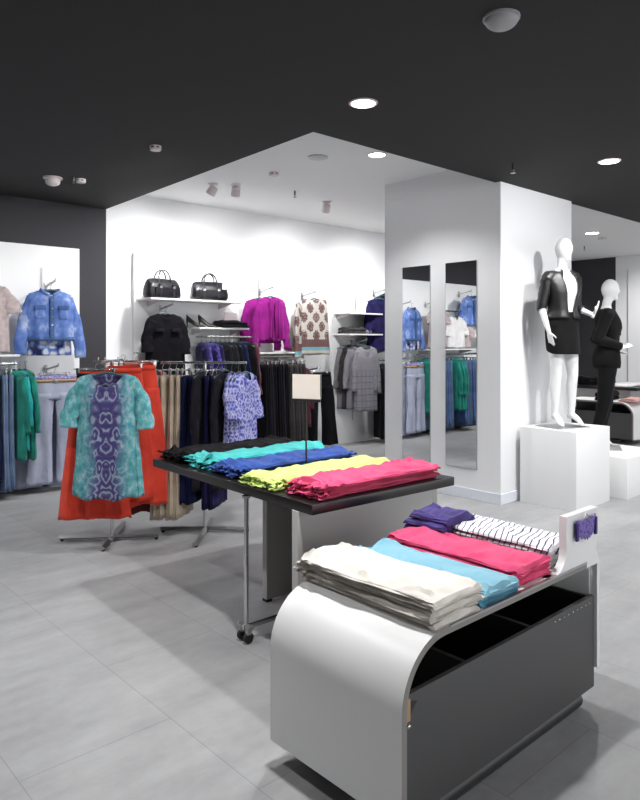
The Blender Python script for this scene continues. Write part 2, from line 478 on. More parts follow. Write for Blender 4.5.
def sleeve(bm, pts, rads, seed=0, amp=.006, seg=18, flat=.48):
    """pts polyline control, resampled"""
    n = 16; P = []; Q = []
    for i in range(n + 1):
        u = i / n * (len(pts) - 1); k = min(int(u), len(pts) - 2); f = u - k
        f2 = f * f * (3 - 2 * f) * .5 + f * .5
        P.append(Vector(pts[k]).lerp(Vector(pts[k + 1]), f)); Q.append(rads[k] + (rads[k + 1] - rads[k]) * f2)
    rings = []
    for i, (p, r) in enumerate(zip(P, Q)):
        d = (P[min(i + 1, n)] - P[max(i - 1, 0)]).normalized()
        a = d.cross(Vector((0, 1, 0))).normalized(); b = Vector((0, 1, 0))
        ring = []
        for k in range(seg):
            th = 2 * PI * k / seg
            w = amp * (math.sin(3 * th + seed + i * .9) + 1.2 * nz(seed + i * .55, math.cos(th) * 1.3, math.sin(th) * 1.3)) * min(1, i / 3)
            ring.append(p + a * math.cos(th) * (r + w) + b * math.sin(th) * (r * flat + w))
        rings.append(ring)
    grid(bm, rings, False, True)

def top_garment(name, label, cat, mat, loc, rz=0., sh=.20, chest=.235, hem=.25, length=.62, depth=.06, nw=.085, nd=.07, amp=.012, folds=7, seed=1,
                sl=None, sr=.068, sr2=.05, spread=.04, hemvar=0., openw=0., group=None, slope=.34, hang=True, lowtag=False, sleevemat=None, bend=0., waist=None, collar=None, sfwd=-.03):
    """hanging top: body, sleeves, hanger. sl = sleeve length"""
    t = thing(name, label, cat, loc, rz, group)
    bm = bmesh.new(); body_shell(bm, sh, chest, hem, length, depth, nw, nd, amp, folds, seed, slope, hemvar, openw, waist=waist)
    part('body', bm, mat, t, mods=solid)
    if sl:
        for s in (-1, 1):
            x0 = s * (sh - sr * .7); z0 = -slope * (sh - nw * .8) - sr * .62
            L_ = sl * (1 + .03 * s)
            k1 = (s * (sh + spread * .42), -.004, z0 - L_ * .38)
            k2 = (s * (sh + spread * .85), sfwd * .5, z0 - L_ * .72)
            k3 = (s * (sh + spread * (1 - bend)), sfwd, z0 - L_)
            bm = bmesh.new(); sleeve(bm, [(x0, 0, z0), k1, k2, k3], [sr, sr * .95, (sr + sr2) / 2, sr2], seed + s, amp * .6)
            part('sleeve', bm, sleevemat or mat, t, mods=solid)
    if hang: part('hanger', HANG, None, t).location = (0, 0, .012)
    if collar:
        bm = bmesh.new()
        pts = [[(nw * 1.02 * math.cos(a) * (1 + .12 * q), .05 * math.sin(a) * (1 + .3 * q), .012 + (-nd if math.sin(a) < 0 else -.01) * abs(math.sin(a)) ** 2 + (.006 if q == 0 else -.02)) for a in (R(x) for x in range(-80, 261, 10))] for q in (0, 1)]
        grid(bm, pts); part('collar', bm, collar, t, mods=solid)
    return t

def solid(o, th=.0035):
    m = o.modifiers.new('solid', 'SOLIDIFY'); m.thickness = th; m.offset = 0

def trousers_mesh(waist=.19, hip=.22, knee=.12, hemw=.14, length=1.02, depth=.045, gap=.02, amp=.010, seed=0, rise=.24, spread=.03, hemvar=.0):
    bm = bmesh.new(); N = 40
    rows = []
    for j in range(9):
        t = j / 8; a = waist + (hip - waist) * t ** .7
        row = []
        for k in range(N):
            th = 2 * PI * k / N; c, s = math.cos(th), math.sin(th)
            w = amp * .5 * t * math.sin(6 * th + seed)
            row.append((a * math.copysign(abs(c) ** .8, c), (depth * (.6 + .4 * t)) * math.copysign(abs(s) ** .8, s) + w, -rise * t + .012 * (1 - t) * (1 if s > 0 else -.5)))
        rows.append(row)
    grid(bm, rows, False, True)
    for sgn in (-1, 1):
        rows = []
        for j in range(25):
            t = j / 24
            z = -rise * .72 - (length - rise * .72) * t
            hw = (hip * .52) + (knee - hip * .52) * min(1, t / .5) if t < .5 else knee + (hemw - knee) * (t - .5) / .5
            cx = sgn * (hip * .5 + (gap + spread * t) * min(1, t * 4) + (hw - hip * .5) * .6)
            row = []
            for k in range(28):
                th = 2 * PI * k / 28; c, s = math.cos(th), math.sin(th)
                w = amp * (.3 + t) * (math.sin(4 * th + seed + sgn + 3 * nz(t * 2, seed)) + nz(seed + c * 2, s, t * 3))
                row.append((cx + (hw + w * .4) * c, depth * (1 - .15 * t) * s + w * (.4 + .6 * abs(s)) - .006, z - hemvar * t ** 4 * nz(c * 1.5 + seed, s)))
            rows.append(row)
        grid(bm, rows, False, True)
    return bm

def trousers(name, label, mat, loc, rz=0., group=None, belt=None, cat='trousers', cuff=None, **kw):
    t = thing(name, label, cat, loc, rz, group)
    part('cloth', trousers_mesh(**kw), mat, t, mods=solid)
    w = kw.get('waist', .19); d = kw.get('depth', .045)
    part('hanger', CLIP, None, t).location = (0, 0, .03)
    bm = bmesh.new()
    rows = [[((w + .004) * math.copysign(abs(math.cos(a)) ** .8, math.cos(a)), (d * .64 + .005) * math.copysign(abs(math.sin(a)) ** .8, math.sin(a)), z + (.012 if math.sin(a) > 0 else -.004)) for a in (2 * PI * k / 40 for k in range(40))] for z in (.004, -.035)]
    grid(bm, rows, False, True); part('waistband', bm, belt or mat, t, mods=lambda o: solid(o, .004))
    return t

# edge-on hanging garment (one mesh of cloth plus hanger), shared and copied along rails
def slim_mesh(kind, length, seed, width=.21):
    bm = bmesh.new()
    if kind == 'top':
        body_shell(bm, width * .9, width, width * 1.05, length, .028, .07, .05, .008, 6, seed, .25, .02, N=40, Mr=20)
        for s in (-1, 1):
            z0 = -.25 * (width * .9 - .06) - .04
            sleeve(bm, [(s * (width * .9 - .05), 0, z0), (s * (width * .95 + .02), -.01, z0 - length * .3), (s * (width + .015), -.02, z0 - length * .62)], [.055, .048, .04], seed + s, .005, 12, .5)
    else:
        # trousers folded lengthways over the bar or hung from clips: four cloth thicknesses seen from the side
        N = 40
        for q in (-1, 1):
            rows = []
            for j in range(22):
                t = j / 21
                w = width * (.62 + .22 * t)
                row = []
                for k in range(N):
                    th = 2 * PI * k / N; c, s = math.cos(th), math.sin(th)
                    ww = .006 * (math.sin(5 * th + seed + q) + 1.3 * nz(seed + q, c * 2, t * 3)) * (.3 + t)
                    row.append((w * math.copysign(abs(c) ** .7, c) + .01 * q, .019 * math.copysign(abs(s) ** .6, s) + q * .014 * (.4 + .6 * t) + ww, -.045 - (length - .045) * t - .02 * (q > 0) * t - .008 * nz(c * 2 + seed, q) * t))
                rows.append(row)
            grid(bm, rows, False, True)
    return bm
_slim = {}
def rail_garment(kind, mat, length, loc, rz, label, group, name, cat, width=.21):
    key = (kind, mat, round(length, 2), width)
    if key not in _slim:
        t = thing(name, label, cat, loc, rz, group)
        part('cloth', slim_mesh(kind, length, len(_slim) * 1.7, width), mat, t, mods=solid)
        part('hanger', HANG if kind == 'top' else CLIP, None, t).location = (0, 0, .012 if kind == 'top' else .0)
        _slim[key] = t
        return t
    return copytree(_slim[key], loc, rz, label, group)

# ------------------------------------------------------------------ wall fixtures
def shelf(label, x0, x1, z, dep=.33, th=.022, y=None, name='wall_shelf'):
    y = y or 7.355
    t = thing(name, label, 'shelf', ((x0 + x1) / 2, y, z)); h = (x1 - x0) / 2
    bm = bmesh.new(); box(bm, (-h, -dep, 0), (h, 0, th), .002); part('board', bm, 'laminate', t)
    for s in (-1, 1):
        xx = s * h * .78
        bm = bmesh.new()
        vs = [bm.verts.new(p) for p in ((xx - .004, -.001, 0), (xx - .004, -dep * .8, 0), (xx - .004, -dep * .8, -.015), (xx - .004, -.001, -.07))]
        f = bm.faces.new(vs); r = bmesh.ops.extrude_face_region(bm, geom=[f])
        for v in r['geom']:
            if isinstance(v, bmesh.types.BMVert): v.co.x += .008
        part('bracket', bm, 'white_pl', t, False)
    return t

def slot_strip(label, x, z0, z1, y=7.355):
    bm = bmesh.new(); box(bm, (-.009, -.006, 0), (.009, 0, z1 - z0), .001)
    o = part('slotted_upright', bm, 'steel', None, False); o.location = (x, y, z0); return tag(o, label, 'wall upright')

def arm(label, x, z, dep=.30, y=7.35, slope=.05):
    t = thing('wall_hook', label, 'display arm', (x, y, z))
    bm = bmesh.new(); box(bm, (-.012, -.012, -.05), (.012, 0, .05), .002); part('backplate', bm, 'steel', t)
    bm = bmesh.new(); box(bm, (-.008, -dep, -.010), (.008, -.005, .010), .002)
    for v in bm.verts: v.co.z += slope * (-v.co.y / dep)
    tube(bm, [(0, -dep, slope), (0, -dep, slope + .028)], .006, 8)
    part('bar', bm, 'steel', t)
    return t

def rail(label, x0, x1, z, y=7.08):
    t = thing('hanging_rail', label, 'clothes rail', ((x0 + x1) / 2, y, z)); h = (x1 - x0) / 2
    bm = bmesh.new(); tube(bm, [(-h, 0, 0), (h, 0, 0)], [(.008, .014)] * 2, 12); part('tube', bm, 'chrome', t)
    for s in (-1, 1):
        bm = bmesh.new(); box(bm, (s * h * .92 - .006, 0, -.012), (s * h * .92 + .006, 7.35 - y, .012), .002); part('bracket', bm, 'steel', t)
    return t

# ---- left bay (on the charcoal wall)
slot_strip('slim steel upright above the denim jacket hanger', 2.70, 2.08, 2.33)
arm('steel display arm holding the washed denim jacket', 2.74, 2.13, .26)
def denim_jacket(label, loc, rz=0., mat='denim', seed=2, slv='denim'):
    t = top_garment('denim_jacket', label, 'jacket', mat, loc, rz, sh=.21, chest=.245, hem=.235, length=.52, depth=.075, nw=.095, nd=.055, amp=.006, folds=5, seed=seed,
                    sl=.60, sr=.068, sr2=.055, spread=.09, collar=mat, sleevemat=slv)
    F = -.082
    bm = bmesh.new(); box(bm, (-.022, F - .008, -.50), (.022, F + .008, -.07), .002); part('placket', bm, 'denimdk', t)
    for s in (-1, 1):
        bm = bmesh.new(); box(bm, (s * .115 - .055, F - .002, -.21), (s * .115 + .055, F + .01, -.165), .004)
        part('pocket_flap', bm, 'denimdk', t)
        bm = bmesh.new(); box(bm, (s * .115 - .045, F + .002, -.30), (s * .115 + .045, F + .012, -.21), .004); part('pocket', bm, mat, t)
    bm = bmesh.new()
    rows = [[(.243 * math.copysign(abs(math.cos(a)) ** .75, math.cos(a)), .078 * math.copysign(abs(math.sin(a)) ** .8, math.sin(a)), z) for a in (2 * PI * k / 48 for k in range(48))] for z in (-.485, -.53)]
    grid(bm, rows, False, True); part('waistband', bm, 'denimdk', t, mods=lambda o: solid(o, .006))
    for k in range(5):
        bm = bmesh.new(); bmesh.ops.create_icosphere(bm, subdivisions=2, radius=.008, matrix=Matrix.Translation((0, F - .011, -.11 - .085 * k)) @ Matrix.Diagonal((1, .5, 1, 1)))
        part('button', bm, 'chrome', t)
    return t
denim_jacket('washed blue denim jacket with metal buttons on the white wall panel', (2.69, 7.10, 2.08), R(-8))
top_garment('printed_blouse', 'white top with blue floral print showing below the denim jacket hem', 'top', 'floral', (2.70, 7.14, 2.04), R(-8), sh=.17, chest=.20, hem=.215, length=.64, depth=.045, seed=5, amp=.006, hang=False)
denim_jacket('mid blue denim jacket hanging highest, seen in the right mirror', (1.08, 7.08, 2.34), R(10), 'denim', 4)
arm('steel display arm of the high denim jacket seen in the mirror', 1.08, 2.39, .27)
top_garment('knitted_blouse', 'dusty pink-beige short-sleeved knit top cut by the left picture edge', 'top', 'greige', (2.04, 7.08, 2.12), R(-4), sh=.19, chest=.22, hem=.24, length=.68, sl=.20, sr=.08, sr2=.075, spread=.08, seed=6)
arm('steel display arm holding the dusty pink-beige knit top', 2.04, 2.17, .27)
top_garment('blouse', 'pale pink blouse seen between rail and shelf in the right mirror', 'top', 'whitec', (1.56, 7.08, 1.98), R(5), sh=.19, chest=.21, hem=.23, length=.54, sl=.25, sr=.075, sr2=.07, spread=.06, seed=7)
top_garment('blouse', 'beige blouse beside the pale pink one, seen in the right mirror', 'top', 'greige', (1.34, 7.16, 1.96), R(30), sh=.18, chest=.20, hem=.22, length=.52, sl=.30, sr=.07, sr2=.06, spread=.04, seed=8)
rail('short steel rail carrying the pale pink and beige blouses', 1.2, 1.85, 2.06, 7.10)
shelf('long white shelf above the rail of jeans and green cardigans', .9, 2.36, 1.395, .34)
shelf('upper small white shelf seen in the right mirror', .45, 1.02, 1.92, .30)
shelf('lower small white shelf seen in the right mirror', .45, 1.02, 1.62, .30)
rail('steel rail of jeans and jade cardigans in the left bay', .75, 2.33, 1.325, 7.04)
g = 'garments on the left bay rail'
seq = [('top', 'cardteal', .88, 2.42, 'jade green cardigan at the right end of the left bay rail', 'cardigan'),
       ('top', 'satinteal', .78, 2.365, 'bright turquoise blouse tucked beside the jade cardigan', 'blouse'),
       ('top', 'cardteal', .88, 2.31, 'jade green cardigan left of the turquoise blouse', 'cardigan')]
for i, (x, m_, l_) in enumerate([(2.26, 'jeansb', 1.16), (2.19, 'jeansb', 1.16), (2.12, 'navy', 1.05), (2.05, 'jeansb', 1.16), (1.98, 'denimdk', 1.1), (1.91, 'jeansb', 1.16)]):
    seq.append(('leg', m_, l_, x, '%s folded jeans, %s left of the jade cardigans' % ({'jeansb': 'faded blue', 'navy': 'dark navy', 'denimdk': 'mid blue'}[m_], ORD[i]), 'jeans'))
for i, x in enumerate((1.76, 1.69, 1.62)): seq.append(('top', 'cardteal', .88, x, 'jade cardigan seen in the right mirror, %s of three' % ORD[i], 'cardigan'))
for i, x in enumerate((1.53, 1.45, 1.37, 1.29, 1.21, 1.13)): seq.append(('leg', 'jeansb' if i % 3 else 'denimdk', 1.16 if i % 3 else 1.1, x, 'blue jeans seen in the right mirror, %s from the cardigans' % ORD[i], 'jeans'))
for kind, m_, l_, x, lab, cat in seq:
    rail_garment(kind, m_, l_, (x, 7.04, 1.265), R(90 + rnd.uniform(-9, 9) + (8 if x > 2.3 and kind == 'top' else 0)), lab, g, cat, cat)
arm('steel display arm of the pale belted jeans', 2.74, 1.245, .34)
jn = trousers('jeans', 'pale grey-blue straight jeans with tan belt, front pair on the left wall', 'jeans', (2.70, 7.02, 1.19), R(-6), waist=.225, hip=.235, knee=.105, hemw=.125, length=1.10, depth=.045, gap=.015, spread=.01, seed=3, cat='jeans', belt='sash')
bm = bmesh.new()
rows = [[(.236 * math.copysign(abs(math.cos(a)) ** .8, math.cos(a)), .04 * math.copysign(abs(math.sin(a)) ** .8, math.sin(a)), z) for a in (2 * PI * k / 40 for k in range(40))] for z in (-.032, -.062)]
grid(bm, rows, False, True); bl = part('belt', bm, 'tan', jn, mods=lambda o: solid(o, .005), label='tan leather belt')
bm = bmesh.new(); box(bm, (-.02, -.052, -.066), (.02, -.044, -.028), .003); part('belt_buckle', bm, 'steel', bl)
trousers('jeans', 'pale grey-blue jeans hanging behind the belted pair, lower left', 'jeans', (2.66, 7.16, 1.17), R(-10), waist=.22, hip=.235, knee=.13, hemw=.17, length=1.13, depth=.04, gap=.02, spread=.03, seed=8, cat='jeans')

# ---- middle bay
shelf('long white shelf carrying the two black handbags', 3.79, 5.08, 2.025, .36)
shelf('short white shelf holding the black high heels', 4.46, 5.20, 1.695, .32)
shelf('short white shelf below the magenta cardigan', 5.37, 6.02, 1.38, .32)
for lab, x in (('slim steel upright above the magenta cardigan', 5.58), ('slim steel upright above the patterned sleeveless top', 6.34)): slot_strip(lab, x, 2.10, 2.42)
arm('steel display arm holding the magenta cardigan', 5.60, 2.21, .30)
arm('steel display arm holding the patterned sleeveless top', 6.36, 2.19, .30)
arm('steel display arm holding the black blouse', 4.10, 1.93, .30)
arm('steel display arm above the black folded trousers, behind the blank sign', 6.36, 1.12, .33)

def handbag(label, loc, rz, tagc=False, handle_tilt=0.):
    t = thing('handbag', label, 'handbag', loc, rz, None)
    L_, W_, H_ = .19, .085, .20
    bm = bmesh.new(); rows = []
    for j in range(19):
        u = j / 18
        z = .004 + H_ * u
        # barrel ends: width along x shrinks slightly, depth bulges then closes at zip line
        a = L_ * (1 - .10 * u ** 2) * (.93 + .07 * math.sin(min(1, u * 5) * PI / 2))
        b = W_ * (.9 + .1 * math.sin(min(1, u * 5) * PI / 2)) * (1 - .85 * max(0, (u - .35) / .65) ** 2.2)
        row = []
        for k in range(48):
            th = 2 * PI * k / 48; c, s = math.cos(th), math.sin(th)
            w = .006 * nz(c * 3, s * 3, u * 4 + loc[0])
            row.append((a * math.copysign(abs(c) ** .45, c), b * math.copysign(abs(s) ** .45, s) + w, z - .018 * abs(c) ** 3 * u))
        rows.append(row)
    vs = grid(bm, rows, False, True); bm.faces.new(vs[0][::-1]); bm.faces.new(vs[-1])
    part('body', bm, 'bag', t)
    for s in (-1, 1):
        bm = bmesh.new()
        pts = [(-.075, s * .055, .13), (-.07, s * .05, .18)] + [(.065 * -math.cos(a), s * (.045 - .02 * math.sin(a)) + handle_tilt * math.sin(a), .20 + .095 * math.sin(a)) for a in (R(x) for x in range(0, 181, 15))] + [(.07, s * .05, .18), (.075, s * .055, .13)]
        tube(bm, pts, .0075, 10); part('handle', bm, 'leather', t)
    bm = bmesh.new(); box(bm, (-.13, -W_ - .012, .03), (.13, -W_ + .01, .115), .012); part('front_pocket', bm, 'bag', t)
    bm = bmesh.new(); tube(bm, [(-.165, 0, H_ + .001), (0, 0, H_ + .008), (.165, 0, H_ + .001)], [(.006, .003)] * 3, 8); part('zip', bm, 'steel', t)
    for s in (-1, 1):
        bm = bmesh.new(); box(bm, (s * .075 - .012, -W_ - .016, .02), (s * .075 + .012, -W_ + .004, .15), .003); st = part('strap', bm, 'leather', t)
        bm = bmesh.new(); box(bm, (s * .075 - .014, -W_ - .021, .10), (s * .075 + .014, -W_ - .013, .125), .002); part('buckle', bm, 'chrome', st)
    if tagc:
        bm = bmesh.new(); box(bm, (.105, -W_ - .028, .12), (.15, -W_ - .024, .185), .001); part('price_tag', bm, 'white_pl', t, label='white price tag')
    return t
b1 = handbag('black leather handbag at the left end of the long shelf', (4.00, 7.12, 2.047), R(6)); b1.scale = (1.22, 1.1, 1.12)
b2 = handbag('black leather handbag with white price tag on the long shelf', (4.64, 7.11, 2.047), R(-16), True); b2.scale = (1.22, 1.1, 1.12)

blk = top_garment('blouse', 'black blouse with gathered sleeves and chest pockets on the white wall', 'blouse', 'blackc', (4.01, 7.06, 1.875), R(-6), sh=.20, chest=.235, hem=.255, length=1.0, depth=.06, nd=.05, sl=.38, sr=.075, sr2=.07, spread=.03, seed=11, amp=.012)
for s in (-1, 1):
    bm = bmesh.new(); box(bm, (s * .10 - .055, -.086, -.22), (s * .10 + .055, -.06, -.18), .006); part('pocket_flap', bm, 'charcoal', blk)

def heel_shoe(label, loc, rz):
    t = thing('high_heel', label, 'shoe', loc, rz, 'black heels on the short shelf')
    bm = bmesh.new(); rows = []
    N = 20
    for j in range(15):
        u = j / 14     # 0 heel .. 1 toe along x
        x = -.11 + .23 * u
        zb = .085 * max(0, 1 - u / .62) ** 1.2
        w = .030 + .010 * math.sin(u * PI) - .030 * max(0, u - .8) / .2
        h = .055 * (1 - u) + .022 if u < .5 else .05 - .03 * (u - .5) / .5
        h = max(.006, h)
        rows.append([(x, w * math.cos(a), zb + h * .5 + h * .5 * math.sin(a)) for a in (2 * PI * k / N for k in range(N))])
    vs = grid(bm, rows, False, True); bm.faces.new(vs[0][::-1]); bm.faces.new(vs[-1]); part('upper', bm, 'leather', t)
    bm = bmesh.new(); tube(bm, [(-.095, 0, .10), (-.10, 0, .05), (-.098, 0, 0.002)], [.018, .009, .006], 10); part('heel', bm, 'black_pl', t)
    bm = bmesh.new(); tube(bm, [(-.09, 0, .084), (-.02, 0, .05), (.035, 0, .010), (.11, 0, .005)], [(.022, .004), (.02, .004), (.032, .004), (.016, .004)], 10); part('sole', bm, 'tan', t)
    return t
h1 = heel_shoe('black high-heeled shoe at the left end of the short shelf', (4.50, 7.20, 1.718), R(-30))
copytree(h1, (4.62, 7.12, 1.718), R(-50), 'black high-heeled shoe, right one of the pair on the short shelf', 'black heels on the short shelf')

flat_thing('price_card', 'white blank card hanging below the shelf of the magenta cardigan', 'card', (5.80, 7.20, 1.24), (6.00, 7.203, 1.375), 'white_pl', 0)
# picture card standing on the shoe shelf
flat_thing('display_card', 'white card standing behind the black folded top on the shoe shelf', 'card', (4.98, 7.28, 1.718), (5.18, 7.284, 1.92), 'white_pl', 0)

rail('steel rail of dark clothes below the shoe shelf', 4.58, 5.25, 1.60, 7.06)
dk = ['indigo', 'blueprint', 'blueprint', 'indigo', 'charcoal', 'blackc', 'charcoal', 'blackc', 'navy', 'blackc', 'charcoal']
nm = {'indigo': 'indigo', 'blueprint': 'violet printed', 'charcoal': 'charcoal', 'blackc': 'black', 'navy': 'navy', 'burg': 'burgundy', 'greyt': 'grey', 'beige': 'beige', 'blush': 'dusty pink', 'lilacprint': 'lilac printed'}
for i, m_ in enumerate(dk):
    rail_garment('top', m_, .80, (4.50 + i * .068, 7.06, 1.535), R(90 + rnd.uniform(-12, 12) - (18 if i < 3 else 0)), '%s top under the shoe shelf, %s from the left on its rail' % (nm[m_], ORD[i]), 'dark clothes on the rail below the shoe shelf', 'hanging_blouse', 'top')
top_garment('coat', 'burgundy and charcoal jacket at the right end of the dark clothes rail', 'jacket', 'burg', (5.28, 7.02, 1.53), R(62), sh=.18, chest=.20, hem=.22, length=.95, depth=.04, sl=.6, sr=.055, sr2=.045, spread=.02, seed=13)

mg = top_garment('cardigan', 'magenta open-front draped cardigan on the white wall', 'cardigan', 'magenta', (5.56, 7.05, 2.135), R(-4), sh=.20, chest=.225, hem=.235, length=.58, depth=.065, nw=.09, nd=.03, amp=.016, folds=9, seed=14,
                 sl=.60, sr=.06, sr2=.045, spread=.04, hemvar=.03, openw=.0)
for s in (-1, 1):
    bm = bmesh.new(); rows = []
    for j in range(26):
        t_ = j / 25
        rows.append([(s * (.075 - .06 * u_) + .010 * math.sin(9 * u_ + 5 * t_ + s) * t_, -.074 - .018 * math.sin(u_ * 10 + s) * (.2 + t_) - .01, -.02 - .05 * u_ * (1 - t_) - (.52 + .06 * u_) * t_) for u_ in (k / 14 for k in range(15))])
    grid(bm, rows); part('lapel', bm, 'magenta', mg, mods=solid)
top_garment('cardigan', 'second magenta cardigan peeping out behind the front one', 'cardigan', 'magenta', (5.50, 7.20, 2.12), R(-14), sh=.20, chest=.235, hem=.24, length=.60, seed=15, sl=.60, sr=.06, sr2=.045, spread=.04)

dm = top_garment('printed_blouse', 'cream sleeveless top with brown damask print and pale blue hem', 'top', 'damask', (6.34, 7.06, 2.14), R(-10), sh=.195, chest=.215, hem=.25, length=.78, depth=.05, nw=.10, nd=.035, amp=.008, seed=16, hemvar=.02, slope=.15)
top_garment('printed_blouse', 'damask print top hanging sideways behind the front damask top', 'top', 'damask', (6.14, 7.16, 2.08), R(38), sh=.17, chest=.20, hem=.22, length=.76, depth=.045, seed=17, hemvar=.02)

rail('steel rail of black and grey trousers below the magenta cardigan', 5.36, 6.05, 1.345, 7.06)
for i, m_ in enumerate(['blackc', 'charcoal', 'blackc', 'blackc', 'charcoal', 'blackc', 'greyt', 'greyt', 'greyt', 'greyt']):
    rail_garment('leg', m_, 1.08, (5.40 + i * .072, 7.06, 1.285), R(90 + rnd.uniform(-10, 10)), '%s folded trousers, %s from the left below the magenta cardigan' % (nm[m_], ORD[i]), 'trousers below the magenta cardigan', 'trousers', 'trousers')
trousers('trousers', 'black trousers hanging behind the blank sign board', 'blackc', (6.36, 6.98, 1.10), R(-8), waist=.19, hip=.215, knee=.115, hemw=.14, length=1.0, seed=5)
rail_garment('top', 'burg', .80, (6.11, 7.06, 1.20), R(80), 'burgundy garment tucked left of the black trousers behind the sign', None, 'hanging_blouse', 'top')

# ---- right bay
shelf('upper white shelf in the bay beside the column', 6.96, 7.72, 1.945, .33, y=7.33)
shelf('lower white shelf with folded dark tops beside the column', 6.96, 7.74, 1.635, .33, y=7.33)
shelf('white shelf partly hidden by the mirror column', 7.72, 8.5, 1.405, .33, y=7.33)
slot_strip('slim steel upright in the bay beside the column', 7.42, 1.98, 2.45, 7.335)
arm('steel display arm holding the grey checked dress', 7.34, 1.52, .32, 7.33)
slot_strip('slim steel upright below the grey dress', 7.36, .35, .95, 7.335)
top_garment('dress', 'grey long-sleeved dress with checked skirt beside the column', 'dress', 'check', (7.30, 6.99, 1.475), R(-14), sh=.17, chest=.19, hem=.195, length=.96, depth=.055, seed=20, sl=.62, sr=.052, sr2=.042, spread=.05, amp=.006, waist=.06)
for i in range(3):
    top_garment('dress', 'grey dress hanging behind the checked one, %s behind' % ORD[i], 'dress', ['silver', 'greyt', 'silver'][i], (7.24 - .035 * i, 7.06 + .06 * i, 1.49), R(-30 - 6 * i), sh=.17, chest=.19, hem=.20, length=.95, depth=.03, seed=21 + i, sl=.6, sr=.05, sr2=.04, spread=.05)
arm('steel display arm of the navy tops next to the column', 7.82, 2.30, .3, 7.33)
for i, (x, m_) in enumerate([(7.66, 'indigo'), (7.78, 'navy'), (7.90, 'blackc')]):
    top_garment('tunic', '%s long top hanging right beside the column, %s from the left' % (nm[m_], ORD[i]), 'top', m_, (x, 7.05, 2.20 + .05 * i), R(-20 + 8 * i), sh=.17, chest=.20, hem=.22, length=.80, depth=.045, seed=30 + i, sl=.5, sr=.055, sr2=.05, spread=.05)
for i in range(5):
    rail_garment('top', 'indigo' if i % 2 else 'blackc', 1.14 if i % 2 else 1.12, (7.64 + i * .09, 7.04, 1.20), R(60 + 10 * i), '%s long dress beside the column, %s from the left' % ('indigo' if i % 2 else 'black', ORD[i]), 'long dark dresses beside the column', 'dress', 'dress')
rail('steel rail of the long dark dresses beside the column', 7.58, 8.3, 1.26, 7.04)
# wall outlet
t = thing('wall_socket', 'small white double socket low on the white wall', 'socket', (6.86, 7.40, .40))
bm = bmesh.new(); box(bm, (-.035, -.012, -.065), (.035, 0, .065), .004); part('plate', bm, 'white_pl', t)
for s in (-1, 1):
    bm = bmesh.new(); disc_lathe(bm, [(.0, .0), (.019, .0), (.021, .003), (.0, .003)], 16)
    o = part('socket_insert', bm, 'grey_pl', t); o.rotation_euler = (R(90), 0, 0); o.location = (0, -.011, s * .03)

# ------------------------------------------------------------------ folded garments
def folded_mesh(L_, W_, th, seed=0, sheets=3, wr=.006, ruff0=0., ruff1=0., nu=70, nphi=44, bulge=.0, jag=.008, domed=.2, curl=0.):
    """soft slab, long axis x (0..L), width y centred, z from 0. sheets = visible layers at the edges."""
    bm = bmesh.new(); rows = []
    for i in range(nu + 1):
        u = i / nu; x = L_ * u
        r0 = ruff0 * max(0, 1 - u / .28) ** 1.2; r1 = ruff1 * max(0, (u - .75) / .25) ** 1.2; rf = r0 + r1
        endk = min(1, math.sqrt(max(0., 1 - (1 - min(1, u * L_ / .018)) ** 2)) + .25, math.sqrt(max(0., 1 - (1 - min(1, (1 - u) * L_ / .018)) ** 2)) + .25)
        row = []
        cy = .010 * nz(seed, u * 2.3) + rf * .02 * nz(seed + 4, u * 20)
        for k in range(nphi):
            ph = 2 * PI * k / nphi; c, s = math.cos(ph), math.sin(ph)
            yy = math.copysign(abs(c) ** .36, c); zz = .5 + .5 * math.copysign(abs(s) ** .65, s)
            sc = abs(math.sin(PI * sheets * zz * .999 + 1e-3)) ** .6
            edge = abs(c) ** 3
            y = yy * (W_ / 2) - math.copysign(.008 * (1 - sc) * edge, c)
            y += jag * nz(seed + 7, u * 6, zz * sheets * 2) * edge * (1 + 2 * rf) + cy
            t_loc = th * (1 - domed * abs(yy) ** 3) * endk * (1 + .45 * nz(seed + 2, u * 4.5, yy * 1.3)) * (1 + .6 * rf * abs(nz(seed + 3, u * 18, yy * 3)))
            z = zz * t_loc
            if s > 0:
                # wrinkles on the top: long diagonal creases plus small ones
                q = nz(seed + 11, x * 6 + y * 9, y * 14 - x * 3); q2 = nz(seed + 12, x * 16, y * 26)
                cre = (1 - abs(q) * 2.6); cre = max(0, cre) ** 2
                z += (wr * 1.5 * cre + wr * .7 * q2) * (1 - abs(yy) ** 6) + wr * 2.4 * rf * nz(seed + 5, x * 26, y * 30)
            z += curl * (u - .5) ** 2 * 0
            xx = x + jag * 1.4 * nz(seed + 9, yy * 3, zz * sheets) * ((1 if u < .5 else -1) * (abs(u - .5) * 2) ** 8) + rf * .03 * nz(seed + 8, yy * 6, u * 12) 
            row.append((xx, y, max(0.0005 * k % .001, z)))
        rows.append(row)
    vs = grid(bm, rows, False, True)
    for r in (vs[0][::-1], vs[-1]):
        c = Vector((0, 0, 0))
        for v in r: c += v.co
        cv = bm.verts.new(c / len(r))
        for a in range(len(r)):
            try: bm.faces.new((r[a], r[(a + 1) % len(r)], cv))
            except ValueError: pass
    return bm

